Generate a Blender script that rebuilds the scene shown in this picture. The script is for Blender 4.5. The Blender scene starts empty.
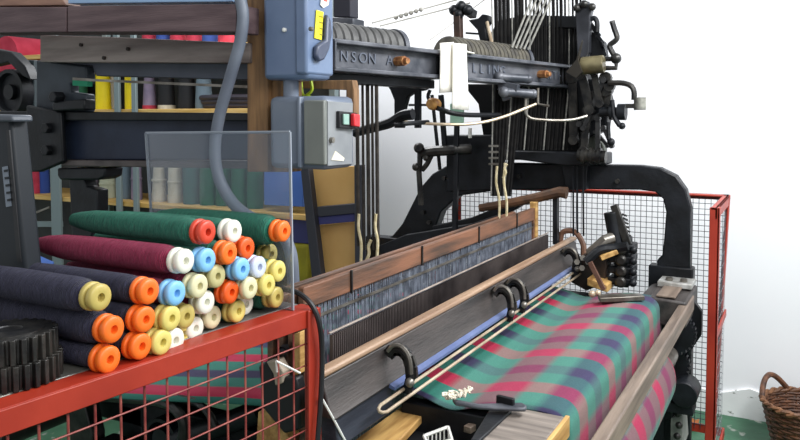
import bpy, bmesh, math, random
from mathutils import Vector, Matrix
random.seed(7)
C = bpy.context.scene.collection
PI = math.pi
V = Vector

# ------------------------------------------------------------------ camera
F = 755.0; PX0, PY0 = 400.0, 155.5; EYE = V((0, 0, 1.55))
def _ray(px, py): return V((px - PX0, PY0 - py, -F))
a1 = _ray(802, 116).normalized()
a2 = _ray(-1022, 116); a2 = (a2 - a1 * a1.dot(a2)).normalized()
a3 = a1.cross(a2)
ROT = Matrix((a1, a2, a3))
cd = bpy.data.cameras.new('camera'); cam = bpy.data.objects.new('camera', cd); C.objects.link(cam)
cd.sensor_width = 36.0; cd.lens = F / 800 * 36; cd.shift_y = -(220 - PY0) / 800; cd.clip_start = 0.02
cam.matrix_world = Matrix.Translation(EYE) @ ROT.to_4x4()
bpy.context.scene.camera = cam
def at(px, py, x=None, y=None, z=None):
    "measured place of a photo point on a plane of the room"
    d = ROT @ _ray(px, py)
    i, v = (0, x) if x is not None else (1, y) if y is not None else (2, z)
    return EYE + d * ((v - EYE[i]) / d[i])

# ------------------------------------------------------------------ materials
def lin(c):
    return tuple(((v/255)/12.92 if v/255 <= .04045 else ((v/255+.055)/1.055)**2.4) for v in c) + (1.0,)
MATS = {}
def mat(name, col, rough=.6, metal=0.0, col2=None, scale=8.0, bump=0.0, bscale=None, stretch=None, spec=.5, lo=.35, hi=.65, detail=5):
    if name in MATS: return MATS[name]
    m = bpy.data.materials.new(name); m.use_nodes = True
    nt = m.node_tree; N = nt.nodes; L = nt.links; b = N['Principled BSDF']
    b.inputs['Roughness'].default_value = rough; b.inputs['Metallic'].default_value = metal
    b.inputs['Specular IOR Level'].default_value = spec
    b.inputs['Base Color'].default_value = lin(col)
    if col2 or bump:
        tc = N.new('ShaderNodeTexCoord'); mp = N.new('ShaderNodeMapping')
        if stretch: mp.inputs['Scale'].default_value = stretch
        L.new(tc.outputs['Object'], mp.inputs['Vector'])
        nz = N.new('ShaderNodeTexNoise'); nz.inputs['Scale'].default_value = scale; nz.inputs['Detail'].default_value = detail
        L.new(mp.outputs[0], nz.inputs['Vector'])
        if col2:
            r = N.new('ShaderNodeValToRGB'); e = r.color_ramp.elements
            e[0].position = lo; e[1].position = hi; e[0].color = lin(col); e[1].color = lin(col2)
            L.new(nz.outputs['Fac'], r.inputs['Fac']); L.new(r.outputs['Color'], b.inputs['Base Color'])
        if bump:
            n2 = N.new('ShaderNodeTexNoise'); n2.inputs['Scale'].default_value = bscale or scale*4
            L.new(mp.outputs[0], n2.inputs['Vector'])
            bp = N.new('ShaderNodeBump'); bp.inputs['Strength'].default_value = bump; bp.inputs['Distance'].default_value = .004
            L.new(n2.outputs['Fac'], bp.inputs['Height']); L.new(bp.outputs['Normal'], b.inputs['Normal'])
    MATS[name] = m
    return m

IRON = mat('black_iron', (13, 15, 18), .46, .1, (27, 30, 35), 14, .25, 60, spec=.35)
IRON2 = mat('oily_iron', (22, 23, 25), .36, .4, (62, 60, 56), 20, .3, 70)
NAVY = mat('navy_paint', (22, 30, 48), .45, .1, (38, 47, 66), 5, .15, 60, spec=.35)
GREYIRON = mat('grey_painted_iron', (58, 62, 70), .42, .2, (104, 106, 112), 12, .2, 60)
STEEL = mat('worn_steel', (150, 146, 138), .35, .7, (96, 90, 82), 12)
PALEROD = mat('pale_rod', (205, 190, 165), .35, .3, (160, 140, 115), 12)
BRASS = mat('dull_brass', (150, 140, 105), .35, .6, (100, 92, 70), 12)
RUSTBOLT = mat('rusty_bolt', (120, 70, 40), .7, .2, (180, 130, 80), 60)
WOODBAR = mat('worn_brown_wood', (70, 54, 44), .6, 0, (132, 90, 66), 6, .3, 40, (.6, 6, 6), detail=8)
WOODPALE = mat('pale_handled_wood', (134, 106, 84), .45, 0, (170, 142, 116), 5, .15, 40, (.5, 8, 8))
WOODDARK = mat('dark_oiled_wood', (36, 33, 32), .5, 0, (68, 62, 59), 5, .25, 40, (.6, 5, 5))
WOODOCHRE = mat('ochre_wood', (150, 110, 58), .6, 0, (205, 165, 100), 8, .2, 40, (.6, 6, 6))
WOODPOST = mat('rough_brown_timber', (104, 78, 54), .75, 0, (160, 122, 82), 7, .4, 40, (6, 6, .7))
WOODMAUVE = mat('mauve_grey_wood', (78, 60, 64), .65, 0, (110, 90, 92), 5, .3, 40, (6, .6, 6))
WOODGREY = mat('grey_weathered_wood', (96, 88, 82), .6, 0, (150, 140, 130), 6, .3, 40, (6, .6, 6))
RAILWOOD = mat('grey_brown_rail_wood', (90, 77, 67), .5, 0, (132, 116, 102), 6, .2, 40, (.5, 7, 7))
RED = mat('red_paint', (146, 38, 22), .45, 0, (168, 52, 32), 6, .12, 50)
REDWIRE = mat('red_wire', (118, 36, 34), .5, 0, (160, 84, 74), 25)
WALLM = mat('white_wall_paint', (238, 240, 243), .85, 0, (244, 245, 247), 1.2, .08, 14)
WIRE = mat('grey_mesh_wire', (70, 74, 82), .5, .4)
CORD = mat('dark_cord', (34, 30, 28), .9, 0, (60, 54, 48), 40)
CORDGREY = mat('grey_cord', (110, 110, 106), .9, 0, (150, 148, 140), 40)
CREAMROPE = mat('cream_rope', (186, 172, 130), .9, 0, (214, 202, 168), 60)
BLUEBOX = mat('blue_grey_enamel', (96, 114, 144), .38, 0, (110, 128, 156), 5, .06, 50)
BLUEBOX2 = mat('grey_blue_enamel', (98, 109, 126), .38, 0, (116, 125, 138), 5, .06, 50)
PANELGREY = mat('olive_grey_panel', (112, 116, 112), .5, 0, (124, 128, 122), 6)
SIDEGREY = mat('worn_side_enamel', (140, 144, 146), .45, 0, (120, 124, 128), 9)
YELLOW = mat('yellow_label', (238, 222, 40), .5)
DARKPL = mat('dark_grey_plastic', (30, 35, 40), .5, 0, (38, 43, 48), 3, spec=.3)
BLACKR = mat('black_rubber', (22, 23, 26), .5)
HOSE = mat('grey_conduit', (92, 99, 112), .5, 0, (112, 120, 132), 9)
WHITE = mat('white_plastic', (232, 232, 226), .5)
CLOTHW = mat('white_rag_cloth', (240, 238, 228), .9, 0, (222, 220, 206), 14, .3, 60)
MINT = mat('mint_card', (168, 212, 188), .8)
ORANGEBOARD = mat('tan_board', (212, 168, 98), .7, 0, (222, 180, 112), 5)
BLUEPL = mat('blue_plastic', (66, 108, 186), .45)
NAVYPL = mat('indigo_plastic', (52, 54, 112), .5)
SHELFM = mat('grey_green_shelf_steel', (128, 144, 146), .45, .2)
SHELFW = mat('yellow_shelf_edge', (206, 164, 84), .6, 0, (226, 190, 120), 9, .1, 40, (6, .6, 6))
WICK = mat('brown_wicker', (60, 37, 24), .6, 0, (108, 68, 42), 30, .3, 90)
CONC = mat('grey_concrete', (128, 130, 124), .9, 0, (150, 152, 146), 9, .3, 60)
RACE = mat('blue_race_strip', (92, 106, 148), .4, .1, (112, 126, 166), 6)
TRAYM = mat('grey_tray_steel', (130, 128, 120), .3, .4, (98, 98, 96), 8)

def yarn_mat(name, c, c2):
    if name in MATS: return MATS[name]
    m = mat(name, c, .95, 0, c2, 1, 0, None, (70, 420, 70), .12, .3, .7, 6)
    nt = m.node_tree; N = nt.nodes; L = nt.links; b = N['Principled BSDF']
    tc = N.new('ShaderNodeTexCoord'); w = N.new('ShaderNodeTexWave'); w.bands_direction = 'Y'
    w.inputs['Scale'].default_value = 110; w.inputs['Distortion'].default_value = 5; w.inputs['Detail'].default_value = 3
    L.new(tc.outputs['Object'], w.inputs['Vector'])
    bp = N.new('ShaderNodeBump'); bp.inputs['Strength'].default_value = .9; bp.inputs['Distance'].default_value = .003
    L.new(w.outputs['Fac'], bp.inputs['Height']); L.new(bp.outputs['Normal'], b.inputs['Normal'])
    b.inputs['Sheen Weight'].default_value = .12; b.inputs['Sheen Roughness'].default_value = .5
    return m
YARN = {'green': yarn_mat('green_yarn', (28, 92, 76), (54, 128, 106)),
        'magenta': yarn_mat('magenta_yarn', (130, 30, 64), (168, 60, 92)),
        'navy': yarn_mat('navy_yarn', (36, 36, 54), (66, 66, 88))}
CAPS = {'red': mat('red_cap', (206, 66, 42), .4), 'orange': mat('orange_cap', (240, 112, 32), .4),
        'dorange': mat('deep_orange_cap', (226, 88, 24), .4),
        'white': mat('white_cap', (228, 228, 214), .4), 'cream': mat('cream_cap', (214, 208, 168), .4),
        'blue': mat('light_blue_cap', (128, 188, 232), .4), 'paleblue': mat('pale_blue_cap', (196, 204, 224), .4),
        'yellow': mat('yellow_cap', (214, 198, 110), .4), 'tan': mat('tan_cap', (186, 168, 92), .4)}

# ------------------------------------------------------------------ objects
def tag(o, label=None, cat=None, group=None, kind=None):
    if label: o['label'] = label
    if cat: o['category'] = cat
    if group: o['group'] = group
    if kind: o['kind'] = kind
    return o
def thing(name, loc, label, cat, group=None):
    o = bpy.data.objects.new(name, None); C.objects.link(o); o.location = V(loc); o.empty_display_size = .1
    return tag(o, label, cat, group)
def wloc(o):
    p = V((0, 0, 0))
    while o: p += o.location; o = o.parent
    return p

class MB:
    "collects shapes given in room coordinates; build() links them as ONE mesh object"
    def __init__(s): s.bm = bmesh.new()
    def _add(s, verts, faces):
        vs = [s.bm.verts.new(v) for v in verts]
        for f in faces:
            try: s.bm.faces.new([vs[i] for i in f])
            except ValueError: pass
        return s
    def box(s, x0, y0, z0, x1, y1, z1):
        v = [(x, y, z) for x in (x0, x1) for y in (y0, y1) for z in (z0, z1)]
        return s._add(v, [(0,1,3,2),(4,6,7,5),(0,4,5,1),(2,3,7,6),(0,2,6,4),(1,5,7,3)])
    def bar(s, p, q, w, h, up=(0,0,1)):
        p, q = V(p), V(q); d = (q-p).normalized(); u = V(up)
        if abs(d.dot(u)) > .97: u = V((1,0,0))
        sd = d.cross(u).normalized(); u = sd.cross(d)
        v = [e + sd*(w/2*i) + u*(h/2*j) for e in (p, q) for i in (-1, 1) for j in (-1, 1)]
        return s._add(v, [(0,1,3,2),(4,6,7,5),(0,4,5,1),(2,3,7,6),(0,2,6,4),(1,5,7,3)])
    def lathe(s, p, q, prof, n=20):
        "prof: (distance along p->q in metres, radius)"
        p, q = V(p), V(q); d = (q-p).normalized(); u = V((0,0,1)) if abs(d.z) < .9 else V((1,0,0))
        a = d.cross(u).normalized(); b = d.cross(a); rings = []
        for t, r in prof:
            if r < 1e-5: rings.append([s.bm.verts.new(p + d*t)])
            else: rings.append([s.bm.verts.new(p + d*t + a*(r*math.cos(2*PI*k/n)) + b*(r*math.sin(2*PI*k/n))) for k in range(n)])
        for A, B in zip(rings, rings[1:]):
            for k in range(n):
                k2 = (k+1) % n
                f = [A[0], B[k], B[k2]] if len(A) == 1 and len(B) > 1 else [A[k], B[0], A[k2]] if len(B) == 1 and len(A) > 1 else [A[k], B[k], B[k2], A[k2]] if len(A) > 1 else None
                if f: s.bm.faces.new(f)
        return s
    def cyl(s, p, q, r, n=18, r2=None):
        h = (V(q)-V(p)).length; r2 = r if r2 is None else r2
        return s.lathe(p, q, [(0,0),(0,r),(h,r2),(h,0)], n)
    def ball(s, c, r, n=12):
        c = V(c); k = 8
        return s.lathe(c - V((0,0,r)), c + V((0,0,r)), [(r - r*math.cos(PI*i/k), r*math.sin(PI*i/k) if 0 < i < k else 0) for i in range(k+1)], n)
    def tube(s, pts, r, n=10, smooth=0, closed=False):
        P = [V(p) for p in pts]
        if smooth:
            Q = []
            M = len(P)
            for i in range(M if closed else M-1):
                p1, p2 = P[i], P[(i+1) % M]
                p0 = P[i-1] if closed or i else p1*2-p2
                p3 = P[(i+2) % M] if closed or i+2 < M else p2*2-p1
                for k in range(smooth):
                    t = k/smooth
                    Q.append(.5*((2*p1)+(p2-p0)*t+(2*p0-5*p1+4*p2-p3)*t*t+(3*p1-p0-3*p2+p3)*t**3))
            if not closed: Q.append(P[-1])
            P = Q
        rs = r if isinstance(r, (list, tuple)) else None
        M = len(P); rings = []; a = None
        for i, p in enumerate(P):
            d = (P[(i+1) % M]-P[i-1]) if closed else (P[min(i+1, M-1)]-P[max(i-1, 0)])
            d.normalize()
            if a is None:
                u = V((0,0,1)) if abs(d.z) < .9 else V((1,0,0)); a = d.cross(u).normalized()
            else:
                a = (a - d*a.dot(d)).normalized()
            b = d.cross(a)
            rr = r if rs is None else rs[0] + (rs[-1]-rs[0])*i/(M-1)
            rings.append([s.bm.verts.new(p + a*(rr*math.cos(2*PI*k/n)) + b*(rr*math.sin(2*PI*k/n))) for k in range(n)])
        for i in range(M if closed else M-1):
            A, B = rings[i], rings[(i+1) % M]
            for k in range(n): s.bm.faces.new([A[k], B[k], B[(k+1) % n], A[(k+1) % n]])
        if not closed:
            s.bm.faces.new(rings[0]); s.bm.faces.new(rings[-1][::-1])
        return s
    def prism(s, pts, off):
        "polygon of room points pushed by off"
        off = V(off); n = len(pts)
        A = [s.bm.verts.new(V(p)) for p in pts]; B = [s.bm.verts.new(V(p)+off) for p in pts]
        s.bm.faces.new(A); s.bm.faces.new(B[::-1])
        for k in range(n): s.bm.faces.new([A[k], B[k], B[(k+1) % n], A[(k+1) % n]])
        return s
    def grid(s, rows):
        R = [[s.bm.verts.new(V(p)) for p in r] for r in rows]
        for A, B in zip(R, R[1:]):
            for i in range(len(A)-1): s.bm.faces.new([A[i], A[i+1], B[i+1], B[i]])
        return s
    def build(s, name, m, parent=None, bevel=0.0, label=None, solid=0.0, ang=35):
        bm = s.bm
        bmesh.ops.recalc_face_normals(bm, faces=bm.faces)
        me = bpy.data.meshes.new(name); o = bpy.data.objects.new(name, me)
        if parent is not None: org = wloc(parent); o.parent = parent
        else:
            xs = [v.co for v in bm.verts]
            org = V(((min(c.x for c in xs)+max(c.x for c in xs))/2, (min(c.y for c in xs)+max(c.y for c in xs))/2, min(c.z for c in xs)))
            o.location = org
        bmesh.ops.translate(bm, verts=bm.verts, vec=-org)
        bm.to_mesh(me); bm.free()
        for p in me.polygons: p.use_smooth = True
        me.set_sharp_from_angle(angle=math.radians(ang))
        me.materials.append(m); C.objects.link(o)
        if solid:
            md = o.modifiers.new('thickness', 'SOLIDIFY'); md.thickness = solid; md.offset = 0
        if bevel:
            md = o.modifiers.new('edge', 'BEVEL'); md.width = bevel; md.segments = 2; md.limit_method = 'ANGLE'; md.angle_limit = math.radians(40)
        if label: o['label'] = label
        return o
def structure(o): o['kind'] = 'structure'; return o
def text_mesh(name, s, size, depth, M, m, parent):
    "raised letters, each a part of its own"
    for k, ch in enumerate(s):
        if ch == ' ': continue
        cu = bpy.data.curves.new(name, 'FONT'); cu.body = ch; cu.size = size; cu.extrude = depth
        cu.align_x = 'CENTER'; cu.align_y = 'CENTER'
        t = bpy.data.objects.new(name + '_c', cu); C.objects.link(t)
        bpy.context.view_layer.update()
        me = bpy.data.meshes.new_from_object(t.evaluated_get(bpy.context.evaluated_depsgraph_get()))
        bpy.data.objects.remove(t)
        me.transform(Matrix.Translation(-wloc(parent)) @ M @ Matrix.Translation(((k-(len(s)-1)/2)*size*.86, 0, 0))); me.name = name
        o = bpy.data.objects.new(name, me); o.parent = parent; C.objects.link(o)
        me.materials.clear(); me.materials.append(m)

# ------------------------------------------------------------------ room
def floor_mat():
    m = mat('green_floor_paint', (46, 88, 64), .55, 0, (66, 112, 84), 5, .2, 40)
    nt = m.node_tree; N = nt.nodes; L = nt.links; b = N['Principled BSDF']
    src = b.inputs['Base Color'].links[0].from_socket
    tc = N.new('ShaderNodeTexCoord'); nz = N.new('ShaderNodeTexNoise'); nz.inputs['Scale'].default_value = 16; nz.inputs['Detail'].default_value = 8
    L.new(tc.outputs['Object'], nz.inputs['Vector'])
    r = N.new('ShaderNodeValToRGB'); r.color_ramp.elements[0].position = .62; r.color_ramp.elements[1].position = .68
    L.new(nz.outputs['Fac'], r.inputs['Fac'])
    mx = N.new('ShaderNodeMix'); mx.data_type = 'RGBA'; L.new(r.outputs['Color'], mx.inputs['Factor']); L.new(src, mx.inputs['A'])
    mx.inputs['B'].default_value = lin((138, 146, 136)); L.new(mx.outputs['Result'], b.inputs['Base Color'])
    return m
structure(MB().box(-1.5, -2.5, -.08, 4.3, 6.6, 0).build('floor', floor_mat()))
structure(MB().box(4.2, -2.5, 0, 4.3, 6.6, 3.0).build('wall_back', WALLM))
structure(MB().box(-1.5, 6.5, 0, 4.2, 6.6, 3.0).build('wall_left', WALLM))
# chipped plaster skirting along the back wall
def chipped_mat():
    m = mat('chipped_plaster', (226, 228, 228), .85, 0, (236, 238, 238), 5, .4, 24)
    nt = m.node_tree; N = nt.nodes; L = nt.links; b = N['Principled BSDF']
    src = b.inputs['Base Color'].links[0].from_socket
    tc = N.new('ShaderNodeTexCoord'); nz = N.new('ShaderNodeTexNoise'); nz.inputs['Scale'].default_value = 13; nz.inputs['Detail'].default_value = 9; nz.inputs['Roughness'].default_value = .7
    mp = N.new('ShaderNodeMapping'); mp.inputs['Scale'].default_value = (1, .7, 1.6); L.new(tc.outputs['Object'], mp.inputs[0]); L.new(mp.outputs[0], nz.inputs['Vector'])
    r = N.new('ShaderNodeValToRGB'); r.color_ramp.elements[0].position = .60; r.color_ramp.elements[1].position = .63
    L.new(nz.outputs['Fac'], r.inputs['Fac'])
    mx = N.new('ShaderNodeMix'); mx.data_type = 'RGBA'; L.new(r.outputs['Color'], mx.inputs['Factor']); L.new(src, mx.inputs['A'])
    mx.inputs['B'].default_value = lin((112, 116, 106)); L.new(mx.outputs['Result'], b.inputs['Base Color'])
    return m
sk = MB(); n = 60; top = []
rr = random.Random(3)
zt = [.118 + rr.uniform(-.012, .012) + (.03 if rr.random() < .12 else 0) for _ in range(n+1)]
ys = [-2.5 + 9*k/n for k in range(n+1)]
sk.prism([(4.185, ys[0], 0)] + [(4.185, y, z) for y, z in zip(ys, zt)] + [(4.185, ys[-1], 0)], (.02, 0, 0))
structure(sk.build('baseboard_back', chipped_mat()))

# ------------------------------------------------------------------ the loom
LX0, LX1 = 1.3, 3.25
loom = thing('power_loom', (2.3, .9, 0), 'old black iron power loom with wooden rails weaving tartan cloth', 'loom')
FX = 3.25                                        # plane of the far end frame
def fp(px, py, x=FX): return at(px, py, x=x)
# far end frame: a cast arch with a straight front leg
frame = [(690,272),(690.5,208),(686,190),(676,176),(660,168),(640,165.5),(560,164),(500,163),(462,162),(446,166),(432,174),(420,188),(411,206),(402,224),(392,236),(376,243),
         (366,250),(366,285),(420,285),(428,262),(432,236),(441,212),(458,196),(500,190),(560,189),(640,190),(655,192),(663,199),(666,212),(664,238),(662,255),(657,260),(657,272)]
MB().prism([fp(*p) for p in frame], (.07, 0, 0)).build('far_end_frame', IRON, loom, .006)
MB().box(3.24, .375, 0, 3.31, .55, .93).build('frame_leg', IRON, loom, .006)
MB().box(3.24, 1.72, 0, 3.31, 1.92, .95).build('frame_leg', IRON, loom, .006)
MB().prism([fp(*p, 3.18) for p in [(432,226),(470,218),(500,206),(520,196),(520,207),(500,218),(475,230),(436,243)]], (.05,0,0)).build('curved_bracket', IRON, loom, .004)
for p in [(424,212),(430,222),(445,178),(520,176),(566,176),(578,176),(618,181),(497,172)]: q = fp(*p); MB().cyl(q, q - V((.02,0,0)), .010, 8).build('frame_bolt', IRON2, loom)
# lower back cross rail of the far frame, dark, on the left of the harness
MB().prism([fp(*p, 3.1) for p in [(378,246),(405,235),(470,224),(500,214),(500,250),(378,280)]], (.04,0,0)).build('back_bracket', IRON, loom, .004)

# front (breast) rail, a plank with pale top
MB().box(1.0, .354, .79, 3.12, .389, .85).build('front_rail', RAILWOOD, loom, .005)
fb = MB().prism([(2.93,.36,.862),(2.93,.50,.868),(3.26,.50,.868),(3.26,.36,.862)], (0,0,-.10)).build('end_board', WOODDARK, loom, .008)
MB().box(2.94, .40, .869, 3.24, .47, .876).build('worn_highlight_strip', RAILWOOD, fb, .002)  # paler strip: worn wood plus a highlight put into its colour
MB().box(3.12, .365, .869, 3.25, .495, .890).build('clamp_plate', mat('pale_plate', (200, 200, 196), .4, .2, (150, 148, 142), 30), fb, .003)
for y in (.40, .455): MB().cyl((3.16,y,.889),(3.16,y,.902), .014, 10).build('clamp_bolt', STEEL, fb)
# near board at the cloth's near edge
nb = MB().prism([(1.655,.455,.872),(1.655,.605,.872),(1.15,.58,.872),(1.15,.455,.872)], (0,0,-.05)).build('near_board', WOODGREY, loom, .006)
MB().box(1.15, .447, .825, 1.66, .457, .873).build('edge_strip', WOODOCHRE, nb, .002)
# breast beam roll under the cloth and the take-up roller
MB().cyl((1.6,.505,.825),(3.2,.505,.825), .040, 24).build('breast_roller', WOODDARK, loom)
MB().cyl((1.60,.43,.63),(3.02,.43,.63), .034, 20).build('take_up_roller', STEEL, loom)
# gears and catches at the far right end
def gear(c, ax, r, w, n, tooth, bore, name, m, parent, bevel=0):
    c = V(c); ax = V(ax).normalized(); u = V((0,0,1)) if abs(ax.z) < .9 else V((1,0,0)); a = ax.cross(u).normalized(); bb = ax.cross(a)
    pts = []
    for k in range(n):
        for f, rr_ in ((0, r-tooth), (.28, r-tooth), (.40, r), (.85, r)):
            t = 2*PI*(k+f)/n; pts.append(c + a*(rr_*math.cos(t)) + bb*(rr_*math.sin(t)))
    mb = MB(); mb.prism(pts, ax*w)
    return mb
gear((3.08,.43,.70), (1,0,0), .09, .03, 30, .010, 0, '', None, None).build('take_up_gear', IRON, loom)
gear((3.12,.44,.56), (1,0,0), .075, .03, 26, .010, 0, '', None, None).build('take_up_gear', IRON, loom)
MB().prism([at(*p, x=3.15) for p in [(676,318),(693,300),(702,312),(701,336),(690,352),(682,372),(672,380),(668,350)]], (.03,0,0)).build('ratchet_arm', IRON, loom, .003)
MB().box(3.10, .42, .10, 3.24, .50, .60).build('front_bracket', IRON, loom, .01)
mt = MB().cyl((3.02,.375,.48),(3.14,.375,.48), .05, 20).box(3.03,.34,.40,3.13,.46,.44)
mt.build('brake_drum', IRON, loom, .004)
b = MB()
for k in range(7): b.ball((3.06,.40-.006*(k%2),.39-.045*k), .014, 8)
b.build('chain', IRON2, loom)

# sley: capping rail, front board, race strip, hairpin shuttle guard and brackets
MB().box(1.285, .862, 1.004, 3.28, .892, 1.020).build('sley_cap', WOODPALE, loom, .006)
MB().prism([(1.285,.866,1.004),(1.285,.844,.932),(1.285,.834,.922),(1.285,.90,.922),(1.285,.90,1.004)], (1.98,0,0)).build('sley_board', WOODDARK, loom, .004)
MB().prism([(1.52,.836,.924),(1.52,.822,.918),(1.52,.822,.911),(1.52,.838,.915)], (1.64,0,0)).build('race_strip', RACE, loom)
MB().prism([(1.30,.846,.93),(1.30,.835,.855),(1.30,.87,.85),(1.30,.90,.93)], (.24,0,0)).build('sley_end_board', mat('blue_black_board', (30, 34, 44), .5, 0, (50, 54, 64), 6, .2, 40, (.6,5,5)), loom, .004)
MB().prism([(1.6,.86,.925),(1.6,.852,.885),(1.6,.90,.885),(1.6,.90,.925)], (1.6,0,0)).build('reed_shelf', IRON, loom, .003)
g = MB(); z1, z2 = .914, .902
g.tube([(3.16,.804,z1),(1.42,.804,z1),(1.406,.801,z1-.003),(1.402,.796,(z1+z2)/2),(1.406,.791,z2+.003),(1.42,.788,z2),(3.16,.788,z2)], .0040, 8)
g.build('shuttle_guard', PALEROD, loom)
def guard_bracket(x):
    mb = MB()
    pr = [(.852,.985),(.838,1.000),(.818,1.002),(.800,.988),(.792,.965),(.790,.940)]
    for y0, y1 in zip(pr, pr[1:]): mb.bar((x, *y0), (x, *y1), .030, .009, (1,0,0))
    mb.tube([(x, y, z) for y, z in pr], .011, 8, 4)
    o = mb.build('guard_bracket', IRON2, loom)
    MB().tube([(x-.012, y-.004, z+.012) for y, z in pr], .005, 6, 3).build('bracket_rim', STEEL, o)
    MB().tube([(x, .792, .945), (x-.004, .796, .925), (x-.004,.800,.905)], .012, 8, 3).build('bracket_foot', IRON, o)
    MB().ball((x-.018,.786,.934), .011, 10).build('bracket_nut', STEEL, o)
for x in (1.545, 2.24, 2.36, 3.02): guard_bracket(x)
# reed behind the sley: comb of wires with a cap
rd = MB()
# heddle shafts
HX0, HX1 = 1.40, 3.10
for i, y in enumerate((1.0, 1.03, 1.06, 1.09)):
    zt = 1.160 - .012*i if i % 2 == 0 else 1.138
    s = MB().box(HX0, y-.009, zt-.052, HX1, y+.009, zt).build('heddle_shaft', WOODBAR, loom, .003)
    MB().box(HX0, y-.009, .62, HX1, y+.009, .67).build('shaft_rail', WOODBAR, s, .003)
    for xa in (HX0-.001, HX1-.024): MB().box(xa, y-.008, .62, xa+.025, y+.008, zt-.002).build('shaft_stile', WOODBAR, s, .002)
    MB().box(HX0+.02, y-.004, zt-.085, HX1-.02, y+.004, zt-.078).build('heddle_rod', STEEL, s)
    if i < 2:
        hb = MB(); r2 = random.Random(i)
        k = HX0 + .03
        while k < HX1 - .03:
            jx = r2.uniform(-.003, .003)
            hb.box(k+jx-.0011, y-.0008, .66, k+jx+.0011, y+.0008, zt-.05); k += .0062
        o = hb.build('heddle_wires', mat('heddle_steel', (150, 158, 172), .4, .2, (88, 94, 106), 30), s); o['kind'] = 'stuff'
for i, x in enumerate((1.60, 2.0, 2.45, 2.85)): MB().box(x-.003, .986, 1.105, x+.003, .9905, 1.164).build('shaft_strap', IRON2, loom)
rb = MB().box(1.42, .934, 1.054, 3.10, .941, 1.0585).box(1.42, .93, .87, 3.10, .945, .89)
reed = rb.build('reed', mat('reed_baulk', (120, 108, 98), .5, 0, (160, 148, 138), 12), loom, .002)
rw = MB(); x = 1.43
while x < 3.09: rw.box(x-.0012, .933, .885, x+.0012, .942, 1.05); x += .0085
o = rw.build('reed_wires', mat('reed_steel', (92, 84, 82), .5, .2, (54, 48, 48), 9), reed); o['kind'] = 'stuff'
MB().box(3.085, .985, .85, 3.115, 1.015, 1.185).build('end_post', WOODOCHRE, loom, .003)

# top cross beam carrying the cord drums
BA, BB = at(332, 56, x=1.95), at(564, 77, x=3.20)
bd = (BB-BA).normalized(); bs = bd.cross(V((0,0,1))).normalized()      # bs points to the front (-y) side
if bs.y > 0: bs = -bs
def bp(t, s=0, z=0): return BA.lerp(BB, t) + bs*s + V((0,0,z))
def beam_sec(t0, t1, h, name):
    mb = MB()
    mb.bar(bp(t0), bp(t1), .022, h).bar(bp(t0,0,h/2), bp(t1,0,h/2), .085, .014).bar(bp(t0,0,-h/2), bp(t1,0,-h/2), .085, .014)
    mb.bar(bp(t0,.02), bp(t0+.006,.02), .05, h).bar(bp(t1-.006,.02), bp(t1,.02), .05, h)
    return mb.build(name, GREYIRON, loom, .003)
def onbeam(px, py=60, off=0.0):
    "how far along the beam a photo point lies"
    d = ROT @ _ray(px, py); t_ = (BA + bs*off - EYE).dot(bs)/d.dot(bs)
    return ((EYE + d*t_) - BA).dot(bd)/(BB-BA).length
beam = beam_sec(-.02, onbeam(438), .084, 'cross_beam')
beam2 = beam_sec(onbeam(452), 1.0, .084, 'cross_beam')
MB().bar(bp(onbeam(434),.0), bp(onbeam(456),.0), .03, .06).build('beam_joint', IRON, loom, .003)
def textM(t, sz=0):
    ex = bd; ez = V((0,0,1)); en = ex.cross(ez)
    if en.dot(bs) < 0: en = -en
    M = Matrix((ex, ez, bs)).transposed().to_4x4()
    return Matrix.Translation(bp(t, .0125)) @ M
LETTER = mat('raised_letters', (98, 104, 116), .4, .3)
text_mesh('raised_letter', 'INSON A', .046, .003, textM(onbeam(360)), LETTER, beam)
text_mesh('raised_letter', 'LLING', .050, .003, textM(onbeam(486)), LETTER, beam2)
text_mesh('raised_letter', 'RTH', .050, .003, textM(onbeam(552)), LETTER, beam2)
for t, bb_ in ((onbeam(394), beam), (onbeam(537), beam2)):
    MB().cyl(bp(t,.01), bp(t,.05), .016, 8).cyl(bp(t,.05), bp(t,.064), .010, 10).build('beam_bolt', RUSTBOLT, bb_)
MB().bar(bp(-.02,-.03,-.066), bp(onbeam(436),-.03,-.066), .05, .03).build('under_beam', IRON, loom, .003)
def drum(t0, t1, r, nring, m, name):
    mb = MB(); p, q = bp(t0,-.09,.052), bp(t1,-.09,.052); Lh = (q-p).length
    prof = [(0,0)]
    for k in range(nring):
        a = Lh*k/nring; w = Lh/nring
        prof += [(a, r*.86), (a+w*.15, r*.97), (a+w*.5, r), (a+w*.85, r*.97)]
    prof += [(Lh, r*.86), (Lh, 0)]
    mb.lathe(p, q, prof, 26)
    d = mb.build(name, m, loom)
    rim = MB(); e = q; ax = (q-p).normalized()
    rim.lathe(e, e+ax*.02, [(0,0),(0,r*1.04),(.02,r*1.04),(.02,r*.80),(.006,r*.80),(.006,r*.25),(.022,r*.25),(.022,0)], 26)
    rim.build('drum_rim', GREYIRON, d)
    sp = MB()
    for k in range(3):
        aa = ax.cross(V((0,0,1))).normalized(); cc = aa*math.cos(PI*k/3+PI/2)+V((0,0,1))*math.sin(PI*k/3+PI/2)
        sp.bar(e+ax*.01-cc*r*.85, e+ax*.01+cc*r*.85, .014, .012, ax)
    sp.build('drum_spokes', GREYIRON, d)
    return d
DRUMM = mat('grey_wound_drum', (66, 66, 66), .6, .1, (100, 100, 98), 18)
drum(-.05, onbeam(392,40,-.09), .068, 12, DRUMM, 'cord_drum')
drum(onbeam(446,45,-.09), onbeam(517,45,-.09), .072, 18, mat('cord_wound_drum', (92, 88, 76), .8, 0, (62, 60, 56), 30), 'cord_drum')
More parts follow.
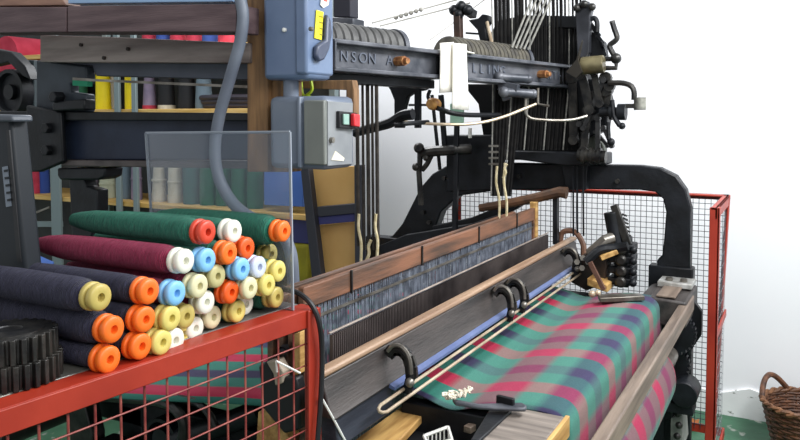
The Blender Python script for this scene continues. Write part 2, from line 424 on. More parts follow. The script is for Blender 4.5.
# cords from the second drum up to the jacquard above
b = 0
for k in range(5):
    p = bp(onbeam(500+4*k,48,-.09),-.03,.10); q = p + (at(537+5*k, -14, x=3.1)-p)*1.6
    MB().tube([p, q], .0045, 6).build('lift_cord', CORDGREY, loom)
CORDB = mat('black_cord', (11, 11, 12), .9, 0, (26, 25, 24), 40, spec=.2)
for k in range(24):
    px = 491 + 3.9*k; xx = 2.94 + .012*k
    if px > 585: continue
    if k < 8: pts = [at(488+4.0*k, -110, x=xx), at(px+2, 60, x=xx), at(491+2.6*k, 196, x=xx)]
    else: pts = [at(px-2, -110, x=xx), at(px, 60, x=xx), at(px-6, 150, x=xx)]
    MB().tube(pts, (.0085 if k < 8 else (.0045 if k % 2 else .007)) if k % 5 else .003, 6, 3).build('harness_cord', CORDB if k % 5 else CORDGREY, loom)
# cords hanging from the first drum to the shafts, with pale ties
for k, px in enumerate((357, 362.5, 367.5, 372, 376.5)):
    p = at(px, 84, x=2.15); q = at(px+1.5, 246 + 4*(k%2), x=2.15)
    MB().tube([p, q], .0065 if k % 2 == 0 else .0045, 7).build('harness_cord', CORD, loom)
for a, c in (((359,214),(361,262)), ((376,214),(377,258)), ((371,240),(366,262))):
    p, q = at(*a, x=2.14), at(*c, x=2.14)
    MB().tube([p, p.lerp(q,.3)+V((0,.004,0)), p.lerp(q,.6)-V((0,.004,0)), q], .0055, 6, 3).build('cord_tie', CREAMROPE, loom)
for a, c in (((497,166),(499,222)), ((505,163),(506,228)), ((507,164),(503,178))):
    p, q = at(*a, x=2.9), at(*c, x=2.9)
    MB().tube([p, p.lerp(q,.3)+V((0,.006,0)), p.lerp(q,.6)-V((0,.005,0)), q], .0052, 6, 3).build('cord_tie', CREAMROPE, loom)
# lever with a lumpy end crossing behind the cords
MB().tube([at(354,133,x=2.3), at(372,128,x=2.3), at(390,123,x=2.3), at(402,116,x=2.3), at(413,114,x=2.3)], [.016,.020], 8, 4).build('lever_arm', IRON, loom)
MB().tube([at(388,124,x=2.3), at(400,124,x=2.3), at(428,122,x=2.45)], .008, 8, 3).build('lever_rod', IRON, loom)
# bracket legs under the beam
MB().prism([at(*p, x=2.5) for p in [(386,84),(430,84),(424,90),(414,92),(407,97),(404,108),(402,128),(394,128),(394,100),(390,90)]], (.03,0,0)).build('beam_bracket', IRON, loom, .003)
MB().bar(at(418,88,x=2.5), at(418,128,x=2.5), .02, .02).bar(at(409,105,x=2.49), at(432,105,x=2.49), .008, .008).build('guide_bracket', IRON, loom)
MB().tube([at(430,90,x=2.48), at(428,97,x=2.48), at(432,104,x=2.48)], .007, 8, 3).build('guide_hook', IRON, loom)
q = at(433,104,x=2.46); MB().lathe(q-bd*.02, q+bd*.03, [(0,0),(0,.016),(.01,.022),(.035,.022),(.05,.015),(.05,0)], 12).build('wooden_knob', mat('orange_wood', (150, 92, 44), .5, 0, (212, 160, 90), 40), loom)
MB().tube([at(437,108,x=2.45), at(452,113,x=2.5), at(470,115,x=2.6), at(500,115,x=2.8)], .009, 8, 4).build('connecting_rod', IRON, loom)
# pale curved rods
MB().tube([at(404,122,x=2.4), at(436,124,x=2.45), at(470,124,x=2.55), at(500,118,x=2.65), at(536,104,x=2.75)], .0055, 8, 5).build('pale_curved_rod', PALEROD, loom)
MB().tube([at(526,98,x=2.8), at(527,116,x=2.8), at(545,120,x=2.85), at(570,120,x=2.9), at(587,116,x=2.95)], .006, 8, 4).build('pale_curved_rod', STEEL, loom)
MB().tube([at(538,88,x=2.75), at(538,104,x=2.75), at(549,106,x=2.75)], .005, 8).build('rod_hook', STEEL, loom)
# two capped pins on the beam front
b = MB()
for (x0, y0, x1, y1, r) in ((499,77,528,79,.017), (504,92,533,94,.017)):
    p, q = at(x0,y0,x=2.72), at(x1,y1,x=2.8); b.cyl(p, q, r, 12).ball(q, r*1.1).ball(p, r*1.25)
b.bar(at(497,68,x=2.75), at(507,100,x=2.75), .02, .03).bar(at(500,85,x=2.75), at(518,90,x=2.75), .03, .04)
b.build('pin_catch', GREYIRON, loom, .002)
# lever post on the beam (left of the second drum) with jaws
lp = MB().bar(at(459,48,x=2.85), at(458,12,x=2.85), .035, .03, (0,1,0))
o = lp.build('lever_post', mat('brown_iron', (52, 42, 38), .5, .3, (84, 62, 52), 20), loom, .003)
j = MB()
for p in ((454,10),(461,6),(468,10),(459,14)): j.ball(at(*p, x=2.85), .022, 10)
j.bar(at(466,10,x=2.85), at(474,15,x=2.9), .03, .03)
j.build('jaw', IRON, o)
MB().prism([at(*p, x=2.95) for p in [(468,20),(478,18),(482,14),(488,15),(489,22),(485,28),(487,40),(480,42),(477,30)]], (.04,0,0)).build('rocker_arm', IRON, loom, .004)
MB().tube([at(487,22,x=2.9), at(490,35,x=2.88), at(494,52,x=2.86)], .007, 8, 3).build('rocker_hook', PALEROD, loom)
MB().bar(at(466,33,x=2.95), at(480,34,x=2.95), .01, .008).build('rocker_pin', IRON, loom)
# post rising above the first drum
MB().prism([at(*p, x=2.35) for p in [(333,-90),(350,-90),(350,17),(333,17)]], (.06,0,0)).build('top_post', mat('slate_paint', (42, 42, 52), .5), loom, .003)
MB().prism([at(*p, x=2.33) for p in [(331,17),(353,18),(353,26),(331,25)]], (.08,0,0)).build('post_foot', GREYIRON, loom, .003)
# strings stretched across the wall side
for a, c in (((372,23),(478,-6)), ((380,26),(470,3)), ((430,40),(495,-8))):
    MB().tube([at(*a, x=2.7), at(*c, x=3.1)], .004 if a[0] < 400 else .0022, 6).build('slack_string', mat('grey_string', (170, 168, 160), .8), loom)
kn = MB()
for k in range(6):
    q = at(396+5*k, 17.5-1.6*k, x=2.8); kn.ball(q, .010, 8)
kn.build('string_knot', MATS['grey_string'], loom)

# --- left side rods and rocker of the far frame
MB().tube([at(423,153,x=3.0), at(436,151,x=3.0), at(455,150,x=3.0), at(470,149,x=3.05)], .024, 10).build('rocker_shaft', IRON2, loom)
rk = MB()
rk.tube([at(420,146,x=3.0), at(420,160,x=3.0), at(419,172,x=3.0), at(421,205,x=3.0)], .013, 8)
rk.ball(at(419,148,x=2.98), .024).ball(at(416,167,x=2.98), .018).ball(at(426,158,x=2.98), .014).cyl(at(419,148,x=2.95), at(419,148,x=3.0), .014, 10)
rk.tube([at(432,154,x=3.0), at(427,164,x=3.0), at(422,170,x=3.0)], .012, 8, 3)
rk.build('rocker_lever', IRON2, loom)
MB().bar(at(441,95,x=3.0), at(445,150,x=3.0), .02, .02, (0,1,0)).build('vertical_rod', IRON, loom, .002)
MB().bar(at(457,118,x=3.0), at(455,240,x=3.0), .020, .02, (0,1,0)).build('vertical_rod', IRON, loom, .002)
MB().bar(at(432,95,x=3.05), at(440,170,x=3.05), .012, .012, (0,1,0)).build('thin_rod', IRON, loom)
MB().prism([at(*p, x=3.1) for p in [(446,135),(492,135),(500,165),(500,190),(446,192)]], (.08,0,0)).build('cam_box', IRON, loom, .006)
cb = MB()
for k in range(4): MB().bar(at(489,146+6*k,x=2.9), at(498,146+6*k,x=2.9), .010, .008).build('bright_clip', STEEL, loom)
MB().bar(at(470,128,x=3.02), at(470,138,x=3.02), .012, .012, (0,1,0)).build('clip_tab', WHITE, loom)

# --- dobby at the far top: side plates, dark interior, levers and cranks
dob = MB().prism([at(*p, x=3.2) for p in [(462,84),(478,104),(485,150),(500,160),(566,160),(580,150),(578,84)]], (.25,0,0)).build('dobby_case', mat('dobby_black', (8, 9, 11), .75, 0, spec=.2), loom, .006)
MB().prism([at(*p, x=3.24) for p in [(486,40),(498,20),(520,16),(582,18),(580,92),(500,92)]], (.2,0,0)).build('dobby_head', mat('dobby_black2', (20, 21, 24), .6, .1, (10, 11, 13), 9, spec=.3), loom, .006)
MB().prism([at(*p, x=3.15) for p in [(516,15),(582,16),(582,28),(516,27)]], (.06,0,0)).build('top_rail', IRON, loom, .004)
MB().prism([at(*p, x=3.15) for p in [(498,150),(606,153),(606,165),(565,166),(498,157)]], (.12,0,0)).build('dobby_base', IRON, loom, .006)
MB().prism([at(*p, x=3.2) for p in [(560,160),(588,160),(586,190),(566,190)]], (.06,0,0)).build('dobby_foot', IRON, loom, .004)
dp = MB().prism([at(*p, x=3.08) for p in [(575,6),(581,1),(588,1),(592,8),(590,16),(589,52),(583,60),(577,56)]], (.04,0,0)).build('dobby_lever', mat('dark_grey_iron', (40, 42, 47), .4, .3, (66, 68, 74), 12), loom, .004)
for p in ((577,8),(584,4),(592,7)): MB().ball(at(*p, x=3.07), .016, 10).build('lever_bolt', IRON2, dp)
b = MB()
for k in range(5): b.bar(at(590+2.4*k, 22+5*k, x=3.12), at(600+1.5*k, 36+5*k, x=3.12), .012, .012)
b.tube([at(590,20,x=3.1), at(594,18,x=3.1), at(597,22,x=3.1), at(597,32,x=3.1)], .010, 8, 3)
b.prism([at(*p, x=3.13) for p in [(590,30),(604,42),(606,56),(590,60)]], (.05,0,0))
b.build('lever_jacks', IRON, loom)
q0, q1 = at(582,66,x=3.05), at(604,64,x=3.05)
MB().lathe(q0, q1, [(0,0),(0,.034),(.006,.036),((q1-q0).length-.006,.036),((q1-q0).length,.034),((q1-q0).length,0)], 20).build('brass_cylinder', BRASS, loom)
MB().prism([at(*p, x=3.0) for p in [(566,72),(576,60),(582,40),(578,60),(582,72),(576,78)]], (.02,0,0)).build('spring_plate', mat('dark_spring', (52, 48, 42), .45, .4), loom)
cr = MB()
cr.tube([at(604,59,x=3.1), at(614,59,x=3.1)], .010, 8).ball(at(616,58.5,x=3.1), .022, 10)
cr.tube([at(616,58,x=3.1), at(611,50,x=3.1), at(610,45,x=3.1), at(615,41,x=3.1), at(617,37,x=3.1), at(614,28,x=3.1), at(612,21,x=3.1)], .011, 8, 4)
cr.tube([at(616,61,x=3.1), at(616,68,x=3.1), at(605,68,x=3.1)], .010, 8)
cr.build('hand_crank', IRON2, loom)
bh = MB()
bh.tube([at(608,83,x=3.1), at(622,83,x=3.1), at(631,86,x=3.1), at(634,92,x=3.1), at(634,100,x=3.1)], .011, 8, 4)
bh.bar(at(626,106,x=3.1), at(640,106,x=3.1), .018, .018)
h = bh.build('bent_handle', IRON2, loom)
p = at(640,98,x=3.08); MB().cyl(at(640,97.5,x=3.1), at(640,110,x=3.1), .024, 14).build('handle_weight', mat('pale_grey_iron', (150, 150, 140), .5, .3, (90, 90, 86), 30), h)
hb = MB()
hb.cyl(at(600,112,x=3.12), at(622,112,x=3.12), .020, 12).cyl(at(618,112,x=3.12), at(626,112,x=3.12), .034, 14).cyl(at(610,112,x=3.12), at(613,112,x=3.12), .034, 14)
hb.tube([at(612,100,x=3.1), at(614,116,x=3.1), at(620,126,x=3.1)], .010, 8, 3).ball(at(622,126,x=3.1), .014)
hb.build('hand_wheel', IRON, loom)
# clutter of jack levers beneath
STEELD = mat('dark_steel', (70, 70, 70), .35, .5, (40, 40, 41), 20)
for kj, (a, c, r) in enumerate((((582,74),(590,110),.026),((594,72),(600,104),.020),((604,80),(584,128),.014),((606,78),(610,86),.028),((588,110),(584,150),.022),((598,118),(598,150),.014),((604,128),(612,146),.012),((580,124),(606,112),.014),((592,96),(606,92),.024),((608,90),(606,108),.026),((572,78),(574,140),.026),((596,132),(608,146),.010))):
    A_, C_ = at(*a, x=3.12+.0043*kj), at(*c, x=3.12+.0043*kj)
    MB().bar(A_, C_, r*1.3, .016, (1,0,0)).lathe(A_-V((.02,0,0)), A_+V((.02,0,0)), [(0,0),(0,r*.9),(.03,r*.9),(.03,0)], 10).lathe(C_-V((.02,0,0)), C_+V((.02,0,0)), [(0,0),(0,r*.8),(.03,r*.8),(.03,0)], 10).build('jack_lever', IRON2 if r > .016 else STEELD, loom)
MB().prism([at(*p, x=3.2) for p in [(576,80),(604,78),(610,100),(606,130),(588,138),(578,130)]], (.08,0,0)).build('jack_plate', IRON, loom, .006)
ca = at(590,150,x=3.22); MB().cyl(ca, ca+V((.06,0,0)), .06, 22).build('cam_wheel', mat('olive_iron', (74, 78, 70), .5, .2), loom, .004)
b = MB().cyl(at(578,155,x=3.12), at(606,157,x=3.12), .026, 12)
for px in (582, 590, 598): b.cyl(at(px,155.6,x=3.12), at(px+3,155.8,x=3.12), .034, 12)
b.build('base_shaft', IRON2, loom)
MB().tube([at(608,122,x=3.1), at(609,140,x=3.1), at(612,144,x=3.1)], .008, 8).ball(at(611,142,x=3.1), .016).build('trip_pin', IRON, loom)

# --- drop box of shuttles at the far right of the sley
yR, yL = at(637,270,x=3.1).y, at(610,270,x=3.1).y
for k in range(4):
    z = .872 + .044*k; o_ = .006*(k % 2)
    sb = MB().box(3.06, yR+.012, z, 3.18, yL, z+.030).build('shuttle_box', IRON, loom, .006)
    MB().lathe((3.04, (yR+yL)/2, z+.015), (3.5, (yR+yL)/2, z+.015), [(0,0),(0,.014),(.006,.022),(.03,.022),(.03,0)], 14).build('box_boss', IRON2, sb)
    MB().ball((3.06, yR+.008, z+.014), .016, 10).build('box_stop', IRON, sb)
MB().box(3.08, yR+.03, .86, 3.16, yL-.02, 1.06).build('box_slide', IRON, loom, .004)
MB().cyl(at(618,250,x=3.06), at(611,212,x=3.06), .030, 16).build('picker_tube', IRON, loom, .004)
MB().bar(at(628,245,x=3.05), at(614,205,x=3.05), .022, .03).build('picker_rod', IRON2, loom, .003)
cs = MB()
for k in range(8): cs.tube([at(622+.9*k, 214+4*k, x=3.07), at(627+.8*k, 216+4*k, x=3.07)], .004, 6)
cs.build('coil_spring', IRON2, loom)
MB().tube([at(590,254,x=3.02), at(606,240,x=3.02), at(612,238,x=3.04)], .024, 10).build('picker_shaft', STEEL, loom)
MB().tube([at(586,262,x=2.96), at(600,250,x=2.98), at(616,248,x=3.0), at(628,246,x=3.0)], .018, 8, 3).build('swell_lever', IRON, loom)
MB().bar(at(600,258,x=2.97), at(617,251,x=3.0), .03, .02).build('ochre_wedge', WOODOCHRE, loom, .003)
MB().prism([at(*p, x=3.06) for p in [(572,262),(590,250),(604,254),(607,264),(604,284),(586,291),(570,282)]], (.10,0,0)).build('picker_housing', mat('oily_brown_wood', (34, 27, 23), .6, 0, (66, 50, 38), 14, .3, 60), loom, .006)
MB().bar(at(590,262,x=2.93), at(604,290,x=2.93), .016, .016).build('rusty_link', mat('rusty_link_iron', (84, 54, 44), .6, .2, (110, 80, 66), 20), loom)
MB().prism([(2.98,.66,.885),(2.98,.74,.905),(3.1,.74,.905),(3.1,.66,.885)], (0,0,-.03)).build('race_end', WOODOCHRE, loom, .003)
for p in ((577,262),(583,258),(588,262),(582,268)): MB().cyl(at(*p, x=2.97), at(*p, x=2.99), .012, 6).build('bright_nut', STEEL, loom)
MB().tube([at(560,242,x=3.18), at(563,232,x=3.18), at(575,232,x=3.18), at(583,244,x=3.16), at(584,256,x=3.14)], .012, 8, 4).build('brown_strap', mat('leather_strap', (92, 64, 50), .6, 0, (120, 84, 62), 20), loom)
# brown wooden picking stick by the arch
MB().tube([at(480,208,x=3.12), at(505,204,x=3.12), at(535,198,x=3.12), at(560,192,x=3.12), at(567,193,x=3.12)], [.018,.026], 10).build('picking_stick', mat('dark_stick_wood', (58, 42, 32), .6, 0, (104, 72, 48), 12), loom)
MB().bar(at(556,195,x=3.14), at(556,244,x=3.14), .035, .02, (0,1,0)).build('stick_support', IRON, loom, .002)
for k, px in enumerate((573, 577, 583)):
    MB().tube([at(px, 166, x=3.17), at(px+.5, 236, x=3.17)], .004, 6).build('tie_wire', IRON, loom)

# --- near end frame (left of the picture): beams, upright, bearing
NX = 1.80
def npt(px, py, x=NX): return at(px, py, x=x)
nf = MB().prism([npt(*p) for p in [(-20,119),(249,119),(249,160),(-20,160)]], (.04,0,0)).build('near_end_beam', NAVY, loom, .004)
MB().prism([npt(*p, NX-.03) for p in [(-20,111),(250,113),(250,121),(-20,120)]], (.09,0,0)).build('beam_flange', IRON, nf, .003)
MB().prism([npt(*p, NX-.03) for p in [(62,160),(250,162),(250,169),(62,166)]], (.09,0,0)).build('beam_flange', mat('scuffed_flange', (60, 54, 54), .5, .1, (88, 80, 78), 12), nf, .003)
up = MB().prism([npt(*p, NX-.02) for p in [(36,60),(86,66),(86,84),(70,84),(70,92),(86,94),(86,112),(36,112)]], (.04,0,0)).build('frame_upright', mat('dark_slate_iron', (38, 44, 52), .5, .1, (58, 66, 74), 7, spec=.35), loom, .006)
for p in ((62,97),(54,128),(54,150)): q = npt(*p, NX-.03); MB().cyl(q, q-V((.04,0,0)), .020, 6).build('frame_bolt', IRON, loom, .003)
MB().prism([npt(*p, NX-.05) for p in [(26,105),(60,112),(63,162),(40,172),(26,172)]], (.02,0,0)).build('joint_plate', IRON, loom, .006)
MB().prism([npt(*p, NX-.06) for p in [(52,102),(84,99),(84,110),(52,111)]], (.05,0,0)).build('bearing_cap', IRON, loom, .006)
MB().bar(npt(74,79,1.78), npt(90,80,1.78), .012, .01).bar(npt(90,80,1.78), npt(252,87,1.78), .012, .008).build('steel_rod', STEEL, loom)
MB().bar(npt(75,83,1.77), npt(90,84,1.77), .02, .018).build('green_felt_pad', mat('green_felt', (30, 130, 96), .8), loom)
MB().prism([npt(*p) for p in [(36,62),(250,63),(250,80),(96,76),(92,66)]], (.05,0,0)).build('upper_rail', mat('slate_blue_paint', (58, 64, 76), .5, .1, (74, 80, 92), 8), loom, .003)
MB().prism([npt(*p, 1.74) for p in [(40,35),(112,37),(250,43),(250,63),(40,62)]], (.06,0,0)).build('grey_timber_rail', mat('mauve_grey_rail', (100, 88, 84), .6, 0, (152, 140, 134), 4, .3, 40, (6, .6, 6)), loom, .003)
for p in ((129,49),(105,58),(82,45)): q = npt(*p, 1.74); MB().cyl(q, q-V((.008,0,0)), .006, 8).build('rail_bolt', mat('dark_bolt', (40, 30, 26), .6, .2), loom)
MB().prism([npt(*p, 1.62) for p in [(-20,7),(66,7),(66,32),(-20,33)]], (.10,0,0)).build('top_timber', WOODMAUVE, loom, .003)
MB().prism([npt(*p, 1.62) for p in [(67.5,6),(236,4),(236,32),(67.5,32)]], (.10,0,0)).build('top_timber', WOODMAUVE, loom, .003)
MB().prism([npt(*p, 1.75) for p in [(247,-60),(268,-60),(268,172),(247,172)]], (.07,0,0)).build('timber_upright', WOODPOST, loom, .003)
MB().prism([npt(*p, 1.77) for p in [(268,-60),(292,-60),(292,172),(268,172)]], (.05,0,0)).build('timber_upright', WOODPOST, loom, .003)
MB().prism([npt(*p, 1.78) for p in [(57,168),(105,168),(104,177),(98,180),(60,180),(57,176)]], (.08,0,0)).build('shaft_bearing', IRON, loom, .006)
MB().prism([npt(*p, 1.80) for p in [(69,179),(84,179),(86,187),(97,190),(97,216),(90,240),(72,240),(70,200)]], (.05,0,0)).build('bearing_arm', IRON, loom, .004)
q = npt(8, 92, 1.9); MB().lathe(q, q+V((.06,0,0)), [(0,0),(0,.03),(.02,.03),(.02,.07),(0,.075),(0,.09),(.05,.09),(.05,0)], 22).build('pulley', IRON, loom)
MB().prism([npt(*p, 1.95) for p in [(26,60),(34,60),(34,112),(26,112)]], (.05,0,0)).build('slate_post', mat('slate_green_paint', (60, 72, 76), .5), loom, .003)
MB().prism([npt(*p, 1.9) for p in [(-10,48),(10,52),(24,66),(30,80),(22,76),(8,62),(-10,66)]], (.05,0,0)).build('cast_bracket', IRON, loom, .006)
# small timber bracket and earth wires between the boxes
tb = MB().prism([npt(*p, 1.86) for p in [(296,81),(352,80),(354,90),(354,120),(346,120),(346,90),(296,88)]], (.03,0,0)).build('timber_bracket', WOODPOST, loom, .002)
for k, (a, m_, c) in enumerate((((301,82),(303,95),(310,97)), ((311,81),(312,90),(306,96)))):
    MB().tube([npt(*a, 1.84), npt(*m_, 1.84), npt(*c, 1.84)], .005, 6, 4).build('earth_wire', mat('yellow_green_wire', (176, 200, 44), .5), tb)

# --- underworks seen through the near guard
MB().box(1.62, .62, .0, 1.70, .70, .66).build('near_leg', IRON, loom, .006)
MB().box(1.62, 1.75, .0, 1.70, 1.85, .66).build('near_leg', IRON, loom, .006)
MB().box(1.62, .45, .60, 1.70, 2.1, .68).build('near_side_rail', IRON, loom, .006)
pp = MB()
pp.tube([at(60,402,x=1.55), at(100,397,x=1.5), at(160,402,x=1.45), at(178,412,x=1.42), at(184,426,x=1.42), at(182,444,x=1.42)], .014, 10, 4)
pp.tube([at(150,396,x=1.5), at(188,400,x=1.45), at(206,410,x=1.42), at(216,428,x=1.42)], .010, 10, 4)
pp.build('bent_pipe', IRON2, loom)
MB().tube([at(176,440,x=1.52), at(226,424,x=1.52), at(262,410,x=1.52)], .030, 12).build('picking_shaft', IRON, loom)
MB().prism([at(*p, x=1.52) for p in [(68,404),(84,402),(92,436),(92,444),(70,444)]], (.05,0,0)).build('crank_arm', IRON2, loom, .004)
q = at(160,440,x=1.5); MB().lathe(q, q+V((.06,0,0)), [(0,0),(0,.03),(.03,.03),(.03,.04),(0,.05),(0,.06),(.05,.06),(.05,0)], 20).build('treadle_roller', IRON, loom)
MB().prism([at(*p, x=1.34) for p in [(258,366),(268,360),(272,368),(272,376),(296,378),(300,398),(300,430),(284,434),(264,410)]], (.03,0,0)).build('picker_box', BLACKR, loom, .005)
MB().prism([at(*p, x=1.33) for p in [(266,362),(276,360),(283,372),(281,384),(275,386),(273,374)]], (.03,0,0)).build('pale_casting', mat('pale_casting', (178, 164, 146), .6), loom, .003)
MB().prism([at(*p, x=1.36) for p in [(294,334),(300,332),(300,374),(294,376)]], (.03,0,0)).build('tan_slat', WOODOCHRE, loom, .002)
MB().prism([at(*p, x=1.36) for p in [(258,412),(270,408),(290,440),(256,444)]], (.05,0,0)).build('tan_board', WOODOCHRE, loom, .002)
MB().tube([at(282,358,x=1.48), at(283,350,x=1.34), at(288,348,x=1.48)], .010, 8, 3).build('small_hook', IRON, loom)
MB().box(1.50, .92, .05, 1.60, 1.85, .58).build('dark_fill_box', BLACKR, loom, .012)  # black box added to stand in for the deep shade under the loom
MB().box(1.75, 1.0, .05, 2.9, 1.9, .40).build('treadle_box', IRON, loom, .01)
# boards below the near end of the sley
MB().prism([at(*p, z=.80) for p in [(346,446),(404,404),(434,403),(394,446)]], (0,0,-.02)).build('picking_board', WOODOCHRE, loom, .003)
MB().prism([at(*p, z=.76) for p in [(394,450),(430,404),(520,404),(490,450)]], (0,0,-.02)).build('dark_deck', BLACKR, loom, .003)
MB().bar(at(467,430,z=.80), at(493,414,z=.80), .020, .016).build('grey_stick', RAILWOOD, loom, .002)
MB().box(1.66, .5, .70, 1.70, .88, .83).build('cross_rail', IRON, loom, .004)
MB().box(3.0, .5, .60, 3.06, 1.0, .83).build('cross_rail', IRON, loom, .004)
MB().box(1.6, 2.28, .50, 2.98, 2.36, .62).build('back_rail', IRON, loom, .006)
MB().cyl((1.42,2.22,.60),(2.98,2.22,.60), .097, 26).build('warp_beam', WOODDARK, loom)
# temples (cloth stretchers)
t = MB().prism([at(*p, z=.895) for p in [(452,398),(478,403),(522,402),(527,405),(526,408),(518,408),(480,406),(455,402)]], (0,0,-.010)).build('temple', GREYIRON, loom, .004)
MB().prism([at(*p, z=.878) for p in [(492,405),(512,410),(480,440),(470,440)]], (0,0,-.02)).build('temple_bracket', IRON, t, .003)
MB().bar(at(497,399,z=.90), at(514,403,z=.90), .012, .02).build('temple_lever', IRON, t, .002)
t2 = MB().prism([at(*p, z=.892) for p in [(598,294),(640,293),(645,296),(600,298)]], (0,0,-.018)).build('temple', STEEL, loom, .003)
b = MB().ball(at(592,294,z=.89), .013, 10).ball(at(598,293,z=.893), .011, 10)
b.build('temple_end', PALEROD, t2)

# ------------------------------------------------------------------ tartan cloth
def node_stripes(N, L, val, stops, period=None, off=0.0):
    a = N.new('ShaderNodeMath'); a.operation = 'ADD'; a.inputs[1].default_value = off; L.new(val, a.inputs[0]); v = a.outputs[0]
    if period:
        d = N.new('ShaderNodeMath'); d.operation = 'DIVIDE'; d.inputs[1].default_value = period; L.new(v, d.inputs[0])
        f = N.new('ShaderNodeMath'); f.operation = 'FRACT'; L.new(d.outputs[0], f.inputs[0]); v = f.outputs[0]
    r = N.new('ShaderNodeValToRGB'); r.color_ramp.interpolation = 'LINEAR'; e = r.color_ramp.elements
    soft = .018; pts = []
    for i, (p, c) in enumerate(stops):
        if i: pts.append((p - soft, stops[i-1][1])); pts.append((p + soft, c))
        else: pts.append((p, c))
    while len(e) < len(pts): e.new(1.0)
    for i, (p, c) in enumerate(pts): e[i].position = p
    for i, (p, c) in enumerate(pts): e[i].color = lin(c)
    L.new(v, r.inputs['Fac'])
    return r.outputs['Color']
def tartan_mat(name, weft=True):
    m = bpy.data.materials.new(name); m.use_nodes = True; nt = m.node_tree; N = nt.nodes; L = nt.links; b = N['Principled BSDF']
    uv = N.new('ShaderNodeUVMap'); uv.uv_map = 'UVMap'; sx = N.new('ShaderNodeSeparateXYZ'); L.new(uv.outputs[0], sx.inputs[0])
    G, R_, B_ = (42, 100, 88), (150, 32, 60), (48, 44, 70)
    P = .313
    warp = node_stripes(N, L, sx.outputs['X'], [(0, R_), (.25, G), (.5, B_), (.72, G)], P, .035 - 1.806 + 10*P)
    col = warp
    if weft:
        # v runs from the fell to the front: a darker band at the fell, then pale green, red, pale green, navy ...
        Wd, Wl, Wr, Wn = (38, 76, 70), (90, 144, 130), (158, 62, 92), (70, 66, 96)
        we = node_stripes(N, L, sx.outputs['Y'], [(0, Wd), (.20, Wl), (.345, Wr), (.50, Wl), (.60, Wn), (.70, Wl), (.80, Wr), (.90, Wl)], None, 0)
        fa = node_stripes(N, L, sx.outputs['Y'], [(0, (50,50,50)), (.20, (180,180,180))], None, 0)
        mx = N.new('ShaderNodeMix'); mx.data_type = 'RGBA'; L.new(fa, mx.inputs['Factor']); L.new(warp, mx.inputs['A']); L.new(we, mx.inputs['B']); col = mx.outputs['Result']
    # wool fleck
    tc = N.new('ShaderNodeTexCoord'); nz = N.new('ShaderNodeTexNoise'); nz.inputs['Scale'].default_value = 240; L.new(tc.outputs['Object'], nz.inputs['Vector'])
    hs = N.new('ShaderNodeMix'); hs.data_type = 'RGBA'; hs.blend_type = 'OVERLAY'; hs.inputs['Factor'].default_value = .2
    L.new(col, hs.inputs['A']); L.new(nz.outputs['Fac'], hs.inputs['B']); L.new(hs.outputs['Result'], b.inputs['Base Color'])
    b.inputs['Roughness'].default_value = .95; b.inputs['Specular IOR Level'].default_value = .15; b.inputs['Sheen Weight'].default_value = .05
    bp_ = N.new('ShaderNodeBump'); bp_.inputs['Strength'].default_value = .3; bp_.inputs['Distance'].default_value = .002
    L.new(nz.outputs['Fac'], bp_.inputs['Height']); L.new(bp_.outputs['Normal'], b.inputs['Normal'])
    return m
def sheet(prof, x0, x1, nx, wav=.0):
    "prof (y,z) list -> grid rows, with arc length"
    P = [V((0, y, z)) for y, z in prof]; Q = []
    for i in range(len(P)-1):
        p0 = P[i-1] if i else P[0]*2-P[1]; p1, p2 = P[i], P[i+1]; p3 = P[i+2] if i+2 < len(P) else P[-1]*2-P[-2]
        for k in range(5):
            t_ = k/5; Q.append(.5*((2*p1)+(p2-p0)*t_+(2*p0-5*p1+4*p2-p3)*t_*t_+(3*p1-p0-3*p2+p3)*t_**3))
    Q.append(P[-1]); s = [0]
    for a_, b_ in zip(Q, Q[1:]): s.append(s[-1]+(b_-a_).length)
    rows = []
    for q, sv in zip(Q, s):
        rows.append([(x0+(x1-x0)*i/nx, q.y, q.z + wav*math.sin(i*.9+sv*25)*math.sin(sv*9)) for i in range(nx+1)])
    return rows, s
def cloth_obj(name, rows, s, m, label, cat, S=None):
    mb = MB(); mb.grid(rows); uvl = mb.bm.loops.layers.uv.new('UVMap')
    arc = {}
    mb.bm.verts.ensure_lookup_table(); nrow = len(rows[0])
    for i, v in enumerate(mb.bm.verts): arc[v] = (v.co.x, s[i//nrow]/(S or s[-1]))
    for f in mb.bm.faces:
        for l in f.loops: l[uvl].uv = arc[l.vert]
    o = mb.build(name, m, None, 0, None, .003, 80)
    return tag(o, label, cat)
prof = [(.93,.868),(.90,.868),(.87,.862),(.815,.850),(.745,.834),(.69,.846),(.643,.858),(.562,.868),(.51,.8685),(.482,.864),(.464,.850),(.456,.83),(.454,.80),(.452,.74),(.450,.70)]
rows, s = sheet(prof, 1.66, 2.96, 26, .0015)
cloth_obj('tartan_cloth', rows, s, tartan_mat('tartan_tweed'), 'green red and navy tartan cloth stretched over the front of the loom', 'cloth', .68)
# finished cloth wound on the roller below the rail
rl = MB(); n = 40; X0, X1 = 1.62, 2.72
rows = [[(X0+(X1-X0)*i/8, .43+.066*math.cos(2*PI*k/n), .63+.10*math.sin(2*PI*k/n)) for i in range(9)] for k in range(n+1)]
s = [2*PI*.095*k/n for k in range(n+1)]
cloth_obj('cloth_roll', rows, s, tartan_mat('tartan_roll'), 'finished tartan cloth wound on the roller under the front rail', 'cloth roll', .6)
rows, s = sheet([(2.2,.70),(1.9,.745),(1.5,.80),(1.2,.845),(.96,.868)], 1.42, 2.96, 20)
cloth_obj('warp_sheet', rows, s, tartan_mat('tartan_warp', False), 'striped sheet of warp yarns behind the heddles, seen through red mesh', 'warp')

# ------------------------------------------------------------------ switch boxes
def rounded(mb_, m, parent, name, bev): return mb_.build(name, m, parent, bev)
